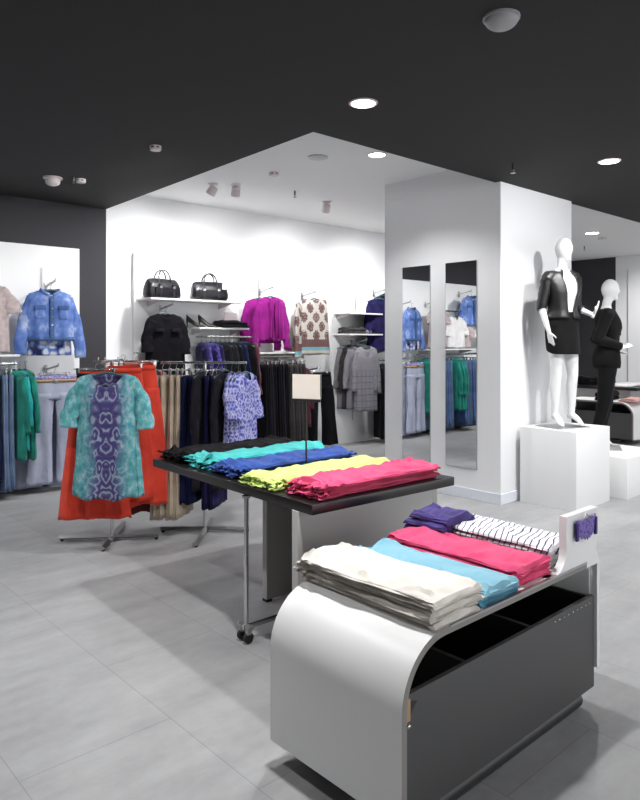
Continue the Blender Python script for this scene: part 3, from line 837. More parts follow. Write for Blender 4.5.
def ruffle_mesh(W_, th, seed, n=5, reach=.06):
    """bunched sleeve/strap ends: short crumpled loops"""
    bm = bmesh.new(); rr = random.Random(seed)
    for q in range(n):
        y = (q / (n - 1) - .5) * W_ * .85 if n > 1 else 0
        a = rr.uniform(-.5, .5); l = reach * rr.uniform(.6, 1.2); w = W_ / n * rr.uniform(.45, .7); h = th * rr.uniform(.35, .8)
        pts = []; rad = []
        for i in range(9):
            u = i / 8
            pts.append((.03 - l * math.sin(u * PI * .5) - .01 * nz(seed + q, u * 4), y + a * l * u + .012 * nz(seed + q * 2, u * 5), h * (1 - .45 * u) * .6 + .004 * math.sin(u * 9) + th * .12))
            rad.append((w * (1 - .35 * u) * (1 + .3 * nz(seed + q, u * 9)), max(.004, th * .22 * (1 - .5 * u))))
        vs = tube(bm, pts, rad, 14)
        for ring in vs:
            for v in ring: v.co += Vector((.008 * nz(v.co.x * 30, v.co.y * 30, seed + 5), .008 * nz(v.co.x * 40, v.co.y * 40, seed), .011 * nz(v.co.x * 45, v.co.y * 45, seed + 3)))
        m = min(v.co.z for ring in vs for v in ring)
        if m < .0005:
            for ring in vs:
                for v in ring: v.co.z = max(v.co.z, .0005)
    return bm

def stack(name, kindname, labels, mats, loc, rz, L_, W_, th, seed, cat, group=None, sheets=3, wr=.006, ruff0=0., ruff1=0., jit=.008, ruffle=False, tagc=False, shrink=0.):
    z = loc[2]; out = []
    rr = random.Random(seed)
    for i, lab in enumerate(labels):
        t = thing(name, lab, cat, (loc[0] + rr.uniform(-jit, jit), loc[1] + rr.uniform(-jit, jit), z), rz + rr.uniform(-.03, .03), group)
        mt = mats[i % len(mats)]
        th_i = th * rr.uniform(.9, 1.1)
        part('folded_cloth', folded_mesh(L_ * (1 - shrink * i) + rr.uniform(-.025, .012), W_ * (1 - shrink * i) + rr.uniform(-.016, .010), th_i, seed + i * 3.3, sheets, wr * (1 if i == len(labels) - 1 else .35), ruff0, ruff1), mt, t)
        if ruffle: part('bunched_sleeve', ruffle_mesh(W_, th_i * 1.3, int(seed) + i, 5), mt, t)
        if tagc and i == len(labels) - 1:
            bm = bmesh.new(); box(bm, (.01, -W_ * .30, th_i * .9), (.05, -W_ * .30 + .03, th_i * .9 + .002)); o = part('care_tag', bm, 'white_pl', t, False); o.rotation_euler = (.1, .25, .2); o.location = (-.03, 0, .004)
        z += th_i * .93
        out.append(t)
    return out

stack('folded_garment', '', ['black folded top beside the high heels, bottom one', 'black folded top beside the high heels, upper one'], ['blackc'], (4.78, 7.14, 1.718), 0, .40, .24, .045, 300, 'folded clothes', jit=.004)
# dark folded tops on the shelf beside the column
stack('folded_garment', '', ['charcoal folded top on the lower shelf beside the column, underneath', 'charcoal folded top on the lower shelf beside the column, on top'], ['greyt'], (7.02, 7.18, 1.658), 0, .36, .24, .05, 310, 'folded clothes', jit=.004)
stack('folded_garment', '', ['pale grey folded top on the lower shelf beside the column'], ['silver'], (7.38, 7.18, 1.658), 0, .33, .24, .07, 320, 'folded clothes', jit=.004)
# ------------------------------------------------------------------ waterfall bench
BX0, BX1, BY0, BY1, BZ0, BZ = 1.555, 2.825, 1.34, 1.975, .08, .63
def bench(label, loc, length, width, rz=0., post=True, detail=True):
    t = thing('display_bench', label, 'display bench', loc, rz)
    Rr = .21; th = .024; H_ = BZ; z0 = BZ0
    prof = [(0, z0)]
    for k in range(13):
        a = PI - (PI / 2) * k / 12
        prof.append((Rr + Rr * math.cos(a), H_ - Rr + Rr * math.sin(a)))
    prof.append((length * .6, H_)); prof.append((length - .10, H_))
    inner = [(th, z0)]
    for k in range(13):
        a = PI - (PI / 2) * k / 12
        inner.append((Rr + (Rr - th) * math.cos(a), H_ - Rr + (Rr - th) * math.sin(a)))
    inner.append((length * .6, H_ - th)); inner.append((length - .10, H_ - th))
    bm = bmesh.new()
    A = [[bm.verts.new((x, y, z)) for x, z in prof] for y in (0, width)]
    B = [[bm.verts.new((x, y, z)) for x, z in inner] for y in (0, width)]
    n = len(prof)
    for i in range(n - 1):
        f = bm.faces.new((A[0][i], A[0][i + 1], A[1][i + 1], A[1][i]))
        bm.faces.new((B[0][i], B[1][i], B[1][i + 1], B[0][i + 1]))
        f = bm.faces.new((A[0][i], B[0][i], B[0][i + 1], A[0][i + 1])); f.material_index = 1
        f = bm.faces.new((A[1][i], A[1][i + 1], B[1][i + 1], B[1][i])); f.material_index = 1
    for i in (0, n - 1):
        f = bm.faces.new((A[0][i], A[1][i], B[1][i], B[0][i])); f.material_index = 1
    part('waterfall_shell', bm, ['laminate', 'lam_edge'], t)
    # drawer box
    bx1 = length - .01
    bm = bmesh.new(); box(bm, (th + .004, .012, z0), (bx1, .030, .468), .002); dfr = part('drawer_front', bm, 'box', t)
    bm = bmesh.new()
    box(bm, (th + .004, .030, z0), (bx1, width - .03, z0 + .018)); box(bm, (th + .004, width - .03, z0), (bx1, width - .012, .40 if detail else .6))
    for xx in (.36, .78, bx1 - .018): box(bm, (xx, .030, z0), (xx + .018, width - .03, .46))
    if detail: box(bm, (Rr, width - .028, .40), (bx1 - .1, width - .013, .60))
    part('drawer_tray', bm, 'box_in', t)
    if detail:
        bm = bmesh.new(); box(bm, (bx1 - .002, .034, z0), (length + .004, width, H_ - .026)); part('end_panel', bm, 'laminate', t)
    if detail:
        for k in range(9):
            bm = bmesh.new(); bmesh.ops.create_icosphere(bm, subdivisions=2, radius=.0035, matrix=Matrix.Translation((.93 + k * .036, .011, .445)) @ Matrix.Diagonal((1, .5, 1, 1)))
            part('rivet', bm, 'chrome', dfr)
        bm = bmesh.new(); box(bm, (.026, .004, .392), (.046, .013, .462), .002); lt = part('latch', bm, 'tan', t, label='brown latch block')
        bm = bmesh.new(); vs = [bm.verts.new(p) for p in ((.046, .0115, .45), (.046, .0115, .398), (.088, .0115, .438))]
        q = bmesh.ops.extrude_face_region(bm, geom=[bm.faces.new(vs)])
        for v in q['geom']:
            if isinstance(v, bmesh.types.BMVert): v.co.y += .004
        part('latch_recess', bm, 'black_pl', lt, False)
        bm = bmesh.new(); bmesh.ops.create_icosphere(bm, subdivisions=2, radius=.009, matrix=Matrix.Translation((.030, .0, .384)) @ Matrix.Diagonal((1, .8, .8, 1))); part('latch_pin', bm, 'chrome', lt)
    # skid rail and feet
    for yy in (.062, width - .09):
        bm = bmesh.new()
        tube(bm, [(.22, yy, .036), (bx1 - .07, yy, .036)], .0355, 18)
        part('skid_tube', bm, 'black_pl', t)
    for xx in (.34, .72, bx1 - .20):
        for yy in (.055, width - .09):
            bm = bmesh.new(); tube(bm, [(xx, yy, .05), (xx, yy, z0 + .002)], .022, 12); part('foot', bm, 'black_pl', t)
    bm = bmesh.new(); tube(bm, [(bx1 - .12, .055, .066), (bx1 - .12, .055, .079)], .014, 14); part('skid_cap', bm, 'white_pl', t)
    # steel edge strip on top front
    bm = bmesh.new(); box(bm, (Rr + .03, -.002, H_ - .006), (length - .10, .012, H_ + .0015)); part('edge_strip', bm, 'steel', t, False)
    if post:
        # right end: concave sweep up into a narrow upright
        # right end: side board that sweeps up in a concave curve and runs down behind the drawer end
        bm = bmesh.new(); r2 = .09; xs = length - .265
        P2 = [(length - .40, H_)] + [(xs - r2 + r2 * math.sin(a), H_ + r2 - r2 * math.cos(a)) for a in (R(x) for x in range(0, 91, 9))] + [(xs - .004, .78), (xs, .845)]
        Q2 = [(length + .002, .845), (length - .006, .72), (length - .010, .665), (length + .020, .61), (length + .022, .16), (length - .004, .16), (length - .004, H_ - .025), (length - .40, H_ - .025)]
        vs0 = [bm.verts.new((x, .002, z)) for x, z in P2 + Q2]; f = bm.faces.new(vs0)
        r = bmesh.ops.extrude_face_region(bm, geom=[f])
        for v in r['geom']:
            if isinstance(v, bmesh.types.BMVert): v.co.y += .032
        bmesh.ops.triangulate(bm, faces=[f for f in bm.faces if len(f.verts) > 4])
        part('upright', bm, 'laminate', t)
    return t
bench('white waterfall display bench with graphite drawer in the foreground', (BX0, BY0, 0), BX1 - BX0, BY1 - BY0)
# right-hand plain part of top strip is under the clothes

# foreground stacks, long axis of each strip runs along +Y
def yst(labels, kindname, mats, x, y0, L_, W_, th, seed, cat, name, z=BZ + .002, rz=0., **kw):
    # local x -> world +Y ; origin at front end
    return stack(name, kindname, labels, mats, (x, y0, z), R(90) + rz, L_, W_, th, seed, cat, **kw)
yst(['cream linen garment, bottom of the foreground stack', 'cream linen garment, second from the bottom of the foreground stack', 'cream linen garment, middle of the foreground stack',
     'cream linen garment, second from the top of the foreground stack', 'cream linen garment on top of the foreground stack'],
    'cream', ['cream'], 1.845, 1.345, .65, .265, .021, 3, 'folded clothes', 'folded_garment', wr=.010, ruff1=1.3, ruff0=.4, group='cream garments stacked on the bench', jit=.012)
yst(['pale blue garment at the bottom of its stack', 'pale blue garment in the middle of its stack', 'pale blue garment on top of its stack'],
    'blue', ['bluedark', 'sky', 'sky'], 2.115, 1.355, .66, .235, .019, 21, 'folded clothes', 'folded_garment', wr=.009, ruff1=1.0, ruff0=.6, group='pale blue garments stacked on the bench')
yst(['raspberry pink garment at the bottom of the bench stack', 'raspberry pink garment in the middle of the bench stack', 'raspberry pink garment on top of the bench stack'],
    'pink', ['pink'], 2.375, 1.38, .66, .245, .022, 32, 'folded clothes', 'folded_garment', wr=.009, ruff1=1.0, ruff0=.5, group='raspberry garments stacked on the bench')
yst(['white and navy striped top at the bottom of its stack', 'white and navy striped top, second of its stack', 'white and navy striped top, third of its stack', 'white and navy striped top, topmost of its stack'],
    'stripe', ['stripe'], 2.64, 1.40, .52, .235, .024, 43, 'folded clothes', 'folded_garment', wr=.008, ruff1=.3, group='striped tops stacked on the bench')
yst(['violet garment at the bottom of the stack behind the striped tops', 'violet garment in the middle of the stack behind the striped tops', 'violet garment second from the top behind the striped tops', 'violet garment on top of the stack behind the striped tops'],
    'violet', ['purple'], 2.56, 1.86, .24, .22, .030, 54, 'folded clothes', 'folded_garment', wr=.008, group='violet garments stacked on the bench')
# violet lace piece on the upright
t = thing('lace_garment', 'small violet lace garment hanging on the upright of the front bench', 'lingerie', (BX1 - .125, BY0 - .002, .825))
bm = bmesh.new(); rows = []
for j in range(9):
    v = j / 8
    rows.append([((u * .085) * (1 - .18 * v) , -.006 - .008 * math.cos(u * PI / 2) + .002 * math.sin(u * 22), -.010 * (1 - abs(u) ** 2) - .080 * v * (1 - .15 * abs(u)) - .004 * math.cos(u * 20) * v) for u in (k / 15 - 1 for k in range(31))])
grid(bm, rows); part('cup', bm, 'lace', t, mods=solid)
for s in (-1, 1):
    bm = bmesh.new(); box(bm, (s * .08 - .009, -.014, -.085), (s * .08 + .009, -.004, -.012), .002); part('side_band', bm, 'purple', t)
bm = bmesh.new(); tube(bm, [(-.045, -.008, -.008), (-.015, -.008, .004), (0, -.006, .016), (.015, -.008, .004), (.045, -.008, -.008)], .0018, 6); part('hanger_loop', bm, 'steel', t)

# ------------------------------------------------------------------ dark table
TR = R(2.4); TX, TY = 2.065, 2.315; TL, TW, TZ, TT = 1.015, 1.60, .80, .047
t = thing('display_table', 'dark espresso topped display table with pale panel supports', 'table', (TX, TY, 0), -TR)
bm = bmesh.new(); box(bm, (0, 0, TZ - TT), (TL, TW, TZ), .003); part('tabletop', bm, 'espresso', t, label='glossy dark brown tabletop')
bm = bmesh.new(); box(bm, (-.005, .10, 0), (.95, .145, TZ - TT), .002); part('support_panel', bm, 'panel', t)
bm = bmesh.new(); box(bm, (.375, .88, .02), (.95, .925, TZ - TT), .002); part('support_panel', bm, 'panel', t)
bm = bmesh.new(); box(bm, (.95, .10, .02), (.99, .925, TZ - TT), .002); part('support_panel', bm, 'panel', t)
for v in (.30, .78):
    bm = bmesh.new(); box(bm, (.38, v * 1.17 - .02 if v > .5 else .15, .0), (.42, v * 1.17 + .02 if v > .5 else .19, .02)); part('glide', bm, 'rubber', t)
# chrome leg with castor foot
lx, ly = -.002, .535
bm = bmesh.new(); tube(bm, [(lx, ly, .085), (lx, ly, TZ - TT)], .012, 16); tube(bm, [(lx, ly, TZ - TT - .012), (lx, ly, TZ - TT)], .022, 16); part('leg', bm, 'chrome', t, label='slim chrome leg')
bm = bmesh.new(); tube(bm, [(lx - .02, ly, .075), (.95, ly, .075)], .014, 12); part('foot_rail', bm, 'chrome', t)
bm = bmesh.new(); tube(bm, [(lx, ly - .05, .082), (lx, ly + .05, .082)], [(.014, .010)] * 2, 10); fr = part('foot_plate', bm, 'steel', t)
for s in (-1, 1):
    bm = bmesh.new()
    a = Vector((lx - .006, ly + s * .028, .03))
    tube(bm, [a + Vector((0, -.009, 0)), a + Vector((0, .009, 0))], .027, 18)
    wb = bm
    bm = bmesh.new(); box(bm, (a.x - .014, a.y - .012, .045), (a.x + .014, a.y + .012, .078), .004); fk = part('castor_fork', bm, 'steel', t); part('castor_wheel', wb, 'rubber', fk)

tz = TZ + .001
def tst(labels, mats, x, y0, L_, W_, th, seed, name='folded_garment', **kw):
    return stack(name, '', labels, mats, (x, y0, tz), -TR + kw.pop('rz', 0), L_, W_, th, seed, 'folded clothes', ruffle=True, **kw)
tst(['raspberry pink top at the bottom of the table stack', 'raspberry pink top, second from the bottom on the table', 'raspberry pink top, second from the top on the table', 'raspberry pink top on top of the table stack'],
    ['pink'], 2.165, 2.47, .84, .25, .019, 61, wr=.012, ruff0=1.2, ruff1=.6, group='raspberry tops stacked on the table', tagc=True, jit=.012)
tst(['lime yellow top at the bottom of its stack', 'lime yellow top in the middle of its stack', 'lime yellow top on top of its stack'],
    ['lime'], 2.15, 2.79, .84, .28, .017, 72, wr=.011, ruff0=1.2, ruff1=.6, group='lime tops stacked on the table', jit=.012)
tst(['cobalt blue top at the bottom of its stack', 'cobalt blue top in the middle of its stack', 'cobalt blue top on top of its stack'],
    ['cobalt'], 2.18, 3.16, .88, .27, .019, 83, wr=.012, ruff0=1.3, ruff1=.6, group='cobalt tops stacked on the table', tagc=True, jit=.012)
tst(['turquoise top at the bottom of its stack', 'turquoise top in the middle of its stack', 'turquoise top on top of its stack'],
    ['teal'], 2.20, 3.46, .88, .28, .018, 94, wr=.011, ruff0=1.3, ruff1=.6, group='turquoise tops stacked on the table', tagc=True, jit=.012)
tst(['black top at the bottom of the stack at the far table edge', 'black top in the middle of the stack at the far table edge', 'black top on top of the stack at the far table edge'],
    ['blackc'], 2.20, 3.77, .90, .27, .018, 105, wr=.010, ruff0=1.4, ruff1=.6, group='black tops stacked on the table', jit=.012)
# blank sign on the table
t = thing('sign_holder', 'blank cream sign board on a thin black post standing on the table', 'sign', (2.62, 2.99, TZ), R(-66))
t.rotation_euler[2] = R(-66)
bm = bmesh.new(); disc_lathe(bm, [(.05, 0), (.05, .006), (.0, .008)], 24); part('base', bm, 'black_pl', t)
bm = bmesh.new(); tube(bm, [(0, 0, .004), (0, 0, .405)], .0055, 10); part('post', bm, 'black_pl', t)
bm = bmesh.new(); box(bm, (-.092, -.008, .395), (.092, .008, .412), .002); part('clamp_bar', bm, 'black_pl', t)
bm = bmesh.new(); box(bm, (-.088, -.002, .412), (.088, .002, .555)); part('sign_board', bm, 'card', t, False)
bm = bmesh.new(); tube(bm, [(.094, 0, .415), (.094, 0, .56)], .002, 6); part('edge_rod', bm, 'steel', t)

# ------------------------------------------------------------------ floor racks
def rack(label, loc, rz, base_r, post_h):
    t = thing('garment_rack', label, 'garment rack', loc, rz)
    bm = bmesh.new(); tube(bm, [(0, 0, .02), (0, 0, post_h)], .014, 14); part('post', bm, 'chrome', t)
    for k, L_ in enumerate(base_r):
        a = k * PI / 2
        bm = bmesh.new(); d = Vector((math.cos(a), math.sin(a), 0))
        tube(bm, [d * .01 + Vector((0, 0, .030)), d * L_ + Vector((0, 0, .026))], [(.026, .016)] * 2, 4); part('base_arm', bm, 'steel', t)
        bm = bmesh.new(); e = d * (L_ - .02); disc_lathe(bm, [(.0, 0), (.012, 0), (.012, .016), (.0, .016)], 12, (e.x, e.y, 0)); part('glide', bm, 'rubber', t)
    return t
V = R(47.6 - 90)       # lateral (picture-parallel) direction as yaw
rk = rack('chrome four-way rack carrying coral trousers and the paisley blouse', (2.374, 5.004, 0), V + R(4), (.36, .42, .40, .30), 1.40)
for s, nmx in ((-1, 'arm'), (1, 'arm')):
    bm = bmesh.new()
    box(bm, (-.008, 0 if s > 0 else -.36, 1.385), (.008, .36 if s > 0 else 0, 1.405), .002)
    part('hanging_arm', bm, 'chrome', rk)
bm = bmesh.new(); box(bm, (-.12, -.008, 1.385), (.12, .008, 1.405), .002); 
for xx in (-.10, -.05, .05, .10): tube(bm, [(xx, -.015, 1.395), (xx, -.015, 1.425)], .005, 8)
part('cross_bar', bm, 'chrome', rk)
fx, fy = math.cos(R(47.6)), math.sin(R(47.6))         # forward
lx_, ly_ = math.sin(R(47.6)), -math.cos(R(47.6))      # lateral right
def rel(c, lat, fwd, z): return (c[0] + lx_ * lat + fx * fwd, c[1] + ly_ * lat + fy * fwd, z)
c1 = (2.374, 5.004)
ang = V + R(12)
lab = ['coral orange wide-leg trousers directly behind the paisley blouse', 'coral orange wide-leg trousers, second behind the paisley blouse', 'coral orange wide-leg trousers at the right side of the rack', 'maroon wide-leg trousers deepest on the coral rack', 'coral orange wide-leg trousers at the back of the rack']
for i, (la, fw, z, da, m_) in enumerate([(-.055, -.22, 1.31, -4, 'orange'), (.12, -.11, 1.345, 4, 'orange'), (.205, -.01, 1.36, 10, 'orange'), (.06, .10, 1.27, 0, 'maroon'), (.13, .21, 1.36, 2, 'orange')]):
    trousers('wide_leg_trousers', lab[i], m_, rel(c1, la, fw, z), ang + R(da), 'wide-leg trousers on the four-way rack', belt='charcoal' if i == 0 else None,
             waist=.13, hip=.155, knee=.115, hemw=.125 if i else .145, length=1.08 if i != 1 else 1.02, depth=.042, gap=.0, spread=.0, amp=.014, seed=40 + i, hemvar=.02)
top_garment('blouse', 'turquoise and violet paisley short-sleeved blouse at the front of the rack', 'blouse', 'paisley', rel(c1, .08, -.36, 1.32), V + R(4), sh=.20, chest=.205, hem=.255, length=.90, depth=.065, nw=.125, nd=.105, amp=.012, folds=7, seed=51,
            sl=.33, sr=.062, sr2=.060, spread=.075, hemvar=.05, slope=.30)
c2 = (3.031, 4.705)
rk2 = rack('chrome straight rack of beige, navy and lilac clothes behind the table', (c2[0], c2[1], 0), V + R(3), (.36, .30, .36, .42), 1.375)
bm = bmesh.new(); box(bm, (-.36, -.012, 1.365), (.34, .012, 1.385), .003)
for k in range(14): tube(bm, [(-.34 + k * .05, -.014, 1.366), (-.34 + k * .05, .014, 1.366)], .003, 6)
part('cross_rail', bm, 'chrome', rk2)
rk2.rotation_euler[2] = V
items = [('top', 'blush', .95, 'blouse'), ('leg', 'beige', 1.16, 'trousers'), ('leg', 'beige', 1.16, 'trousers'), ('leg', 'beige', 1.16, 'trousers'), ('leg', 'beige', 1.16, 'trousers'), ('leg', 'navy', 1.04, 'trousers'), ('leg', 'navy', 1.04, 'trousers'),
         ('top', 'charcoal', .95, 'hanging_blouse'), ('leg', 'indigo', 1.08, 'trousers'), ('leg', 'indigo', 1.08, 'trousers'), ('top', 'charcoal', .95, 'hanging_blouse')]
for i, (kind, m_, l_, cat) in enumerate(items):
    la = -.40 + i * .056
    rail_garment(kind, m_, l_, rel(c2, la, 0, 1.315), V + R(90 - 14 + rnd.uniform(-7, 7)), '%s %s on the straight rack, %s from its left end' % (nm[m_], 'trousers' if kind == 'leg' else 'top', ORD[i]), 'clothes on the straight rack', cat, 'trousers' if kind == 'leg' else 'top')
for i in range(3):
    top_garment('blouse', 'lilac and blue printed short-sleeved blouse, %s from the rack end' % ['third', 'second', 'first'][i], 'blouse', 'lilacprint', rel(c2, .22 + i * .055, -.02, 1.30), V + R(86 - 8 * i), sh=.16, chest=.18, hem=.20, length=.70, depth=.035, seed=60 + i,
                sl=.30, sr=.07, sr2=.07, spread=.03, hemvar=.04, group='lilac blouses on the straight rack')

# ------------------------------------------------------------------ mannequins
def bake_remesh(bm, name, mat, vox=.009, smooth=6):
    bmesh.ops.recalc_face_normals(bm, faces=bm.faces)
    me = bpy.data.meshes.new(name + '_tmp'); bm.to_mesh(me); bm.free()
    o = bpy.data.objects.new(name + '_tmp', me); COL.objects.link(o)
    r = o.modifiers.new('r', 'REMESH'); r.mode = 'VOXEL'; r.voxel_size = vox
    s = o.modifiers.new('s', 'SMOOTH'); s.iterations = smooth; s.factor = .5
    dg = bpy.context.evaluated_depsgraph_get(); dg.update()
    m2 = bpy.data.meshes.new_from_object(o.evaluated_get(dg)); m2.name = name
    bpy.data.objects.remove(o); bpy.data.meshes.remove(me)
    m2.materials.clear(); m2.materials.append(M[mat]); m2.polygons.foreach_set('use_smooth', [True] * len(m2.polygons))
    return m2

TORSO = [(.84, .10, .085, .0), (.90, .160, .105, .004), (.97, .172, .110, .006), (1.04, .150, .098, .0), (1.12, .122, .085, -.004), (1.20, .130, .090, -.006), (1.29, .150, .108, -.012), (1.36, .158, .105, -.008), (1.42, .165, .090, .0), (1.465, .15, .072, .006), (1.495, .085, .058, .008), (1.52, .052, .05, .006)]
def tor(z, off=0.):
    for a, b in zip(TORSO, TORSO[1:]):
        if a[0] <= z <= b[0]:
            f = (z - a[0]) / (b[0] - a[0]); return [a[i] + (b[i] - a[i]) * f + (off if i < 3 else 0) for i in (1, 2, 3)]
    e = TORSO[0] if z < TORSO[0][0] else TORSO[-1]; return [e[1] + off, e[2] + off, e[3]]

def hand(bm, wrist, d, palmn, side, curl=.15):
    """wrist point, pointing dir d, palm normal, side=+1/-1 thumb side"""
    d = Vector(d).normalized(); n = Vector(palmn); n = (n - d * n.dot(d)).normalized(); w = d.cross(n).normalized() * side
    W_ = Vector(wrist)
    tube(bm, [W_ - d * .03, W_, W_ + d * .04, W_ + d * .085, W_ + d * .095], [(.019, .017), (.021, .015), (.034, .013), (.037, .012), (.033, .010)], 14, up=n)
    for k, (o_, l_) in enumerate(((.026, .062), (.009, .072), (-.009, .068), (-.026, .052))):
        b = W_ + d * .082 + w * o_
        e1 = b + d * l_ * .5 + w * o_ * .15 + n * curl * l_ * .2; e2 = e1 + (d + n * curl * 1.5).normalized() * l_ * .5
        tube(bm, [b - d * .02, b, e1, e2], [.0095, .0095, .0085, .0065], 10)
    b = W_ + d * .025 + w * .022
    tube(bm, [b - w * .01, b + w * .022 + d * .018, b + w * .036 + d * .042 + n * .008, b + w * .040 + d * .064 + n * .012], [.012, .011, .010, .008], 10)

def mannequin_body(legs, arms, head):
    bm = bmesh.new()
    tube(bm, [(0, y, z) for z, a, b, y in TORSO], [(a, b) for z, a, b, y in TORSO], 28, up=(0, 1, 0))
    hx, hy, hz = head
    tube(bm, [(0, .008, 1.49), (hx * .4, .0, 1.56), (hx, hy, 1.62)], [.052, .047, .05], 18)
    r = bmesh.ops.create_uvsphere(bm, u_segments=28, v_segments=20, radius=1.)
    for v in r['verts']:
        x, y, z = v.co
        k = 1 - .22 * max(0, -z)          # narrower jaw
        v.co = Vector((hx + x * .073 * k, hy - .012 + y * .092 * (1 - .12 * max(0, -z)), hz + z * .118))
    # faint nose ridge and chin
    tube(bm, [(hx, hy - .098, hz + .01), (hx, hy - .112, hz - .022), (hx, hy - .10, hz - .03)], [.007, .012, .006], 10)
    r = bmesh.ops.create_uvsphere(bm, u_segments=12, v_segments=8, radius=.028)
    for v in r['verts']: v.co += Vector((hx, hy - .066, hz - .088))
    for s, (hip, knee, ank, toe) in zip((-1, 1), legs):
        hip, knee, ank, toe = map(Vector, (hip, knee, ank, toe))
        th = hip.lerp(knee, .5); cf = knee.lerp(ank, .3) + Vector((0, .012, 0))
        tube(bm, [hip + Vector((0, 0, .06)), hip, th, knee, cf, knee.lerp(ank, .7), ank], [.075, .085, .070, .050, .052, .038, .031], 18)
        heel = ank + (ank - toe).normalized() * .03
        heel.z = ank.z - .045
        tube(bm, [ank + Vector((0, 0, .03)), ank + Vector((0, 0, -.01)), ank.lerp(toe, .45) + Vector((0, 0, .006)), toe.lerp(ank, .2), toe], [.031, .034, (.034, .028), (.036, .016), (.020, .010)], 14)
        tube(bm, [ank, heel], [.030, .024], 12)
    for sd, (sh, el, wr_, hd, pn, ts) in arms:
        sh, el, wr_ = map(Vector, (sh, el, wr_))
        tube(bm, [Vector((sh.x * .75, sh.y, sh.z)), sh, sh.lerp(el, .5), el, el.lerp(wr_, .35), wr_], [.045, .048, .041, .035, .033, .021], 16)
        hand(bm, wr_, hd, pn, ts)
    return bm

def torso_shell(z0, z1, off, openf=None, n=48, rows=22, flare=0., amp=.004, seed=0, zfront=None):
    bm = bmesh.new(); pts = []
    for j in range(rows + 1):
        z = z1 + (z0 - z1) * j / rows
        a, b, y = tor(z, off); fl = flare * max(0, (1.15 - z)) 
        row = []
        for k in range(n + 1):
            op = openf(z) if openf else 0.
            th = -PI / 2 + op + (2 * PI - 2 * op) * k / n
            w = amp * math.sin(5 * th + seed + z * 14) + amp * nz(seed, z * 9, th)
            row.append(((a + fl + w) * math.cos(th), y + (b + fl * .7 + w) * math.sin(th), z))
        pts.append(row)
    grid(bm, pts); 
    if not openf: bmesh.ops.remove_doubles(bm, verts=bm.verts, dist=1e-4)
    return bm

def limb_cloth(pts, rad, seed=0, amp=.004):
    bm = bmesh.new(); P = []; Q = []
    n = 18
    for i in range(n + 1):
        u = i / n * (len(pts) - 1); k = min(int(u), len(pts) - 2); f = u - k
        P.append(Vector(pts[k]).lerp(Vector(pts[k + 1]), f)); Q.append(rad[k] + (rad[k + 1] - rad[k]) * f)
    vs = tube(bm, P, Q, 20, cap=False)
    for i, ring in enumerate(vs):
        c = P[i]
        for v in ring:
            d = (v.co - c).normalized(); v.co += d * amp * (nz(seed + v.co.x * 14, v.co.y * 14, v.co.z * 22) + .8 * math.sin(v.co.z * 90 + seed + d.x * 3) * .6)
    return bm

# mannequin in leather jacket and pencil skirt
def mann_a(loc, rz):
    t = thing('mannequin', 'white mannequin in black leather jacket, white top and black skirt on the taller plinth', 'mannequin', loc, rz)
    z0 = .012
    legs = [((-.085, .0, .88), (-.080, -.012, .50), (-.085, .01, .125), (-.10, -.115, .022)), ((.085, .0, .88), (.085, -.05, .50), (.095, -.02, .125), (.125, -.145, .022))]
    arms = [(-1, ((-.175, .005, 1.43), (-.215, .05, 1.15), (-.19, -.02, .92), (.15, -.2, -1), (1, 0, 0), 1)),
            (1, ((.175, .005, 1.43), (.205, .03, 1.15), (.215, -.18, 1.07), (.30, -.25, .9), (-.5, .6, .3), 1))]
    body = bake_remesh(mannequin_body(legs, arms, (.0, -.01, 1.70)), 'mannequin_body', 'mann')
    b = part('figure', body, None, t)
    part('white_top', torso_shell(.98, 1.47, .010, None, seed=2, amp=.002), 'whitec', t)
    bm = bmesh.new(); rows = []
    for j in range(26):
        u = j / 25; z = 1.10 - .40 * u
        a, b, y = tor(max(z, .95), .012)
        if z < .95: k = (.95 - z) / .25; a = a * (1 - .04 * k); b = b + .010 * k; y = y - .022 * k
        rows.append([(a * math.cos(q), y + b * math.sin(q) + .003 * math.sin(4 * q + u * 6) * u, z + (.045 * max(0, math.cos(q - 2.2)) ** 2) * u ** 6) for q in (2 * PI * k / 44 for k in range(44))])
    grid(bm, rows, False, True); part('skirt', bm, 'suit', t, mods=solid)
    part('leather_jacket', torso_shell(1.04, 1.485, .024, lambda z: .16 + .34 * max(0, (z - 1.05) / .4), seed=3, amp=.005, flare=.08), 'leather', t, mods=lambda o: solid(o, .006))
    for sd, a in arms:
        sh, el, wr_ = a[0], a[1], Vector(a[2])
        end = Vector(el).lerp(wr_, .10 if sd < 0 else .45)
        part('jacket_sleeve', limb_cloth([(sh[0] * .45, sh[1], sh[2] + .012), (sh[0], sh[1], sh[2] + .004), Vector(sh).lerp(Vector(el), .5), el, end], [.056, .060, .052, .047, .042], 4 + sd, .005), 'leather', t, mods=solid)
    bm = bmesh.new()
    for s in (-1, 1):
        rows = [[(s * (.045 + .035 * q + .02 * u), -.052 - .050 * u - .006, 1.50 - .16 * u + .012 * q) for q in (0, .5, 1)] for u in (0, .33, .66, 1)]
        grid(bm, rows)
    part('jacket_collar', bm, 'leather', t, mods=lambda o: solid(o, .006))
    bm = bmesh.new(); box(bm, (-.20, -.16, 0), (.20, .16, .008), .004); part('base_plate', bm, 'steel', t, label='flat steel base plate')
    return t
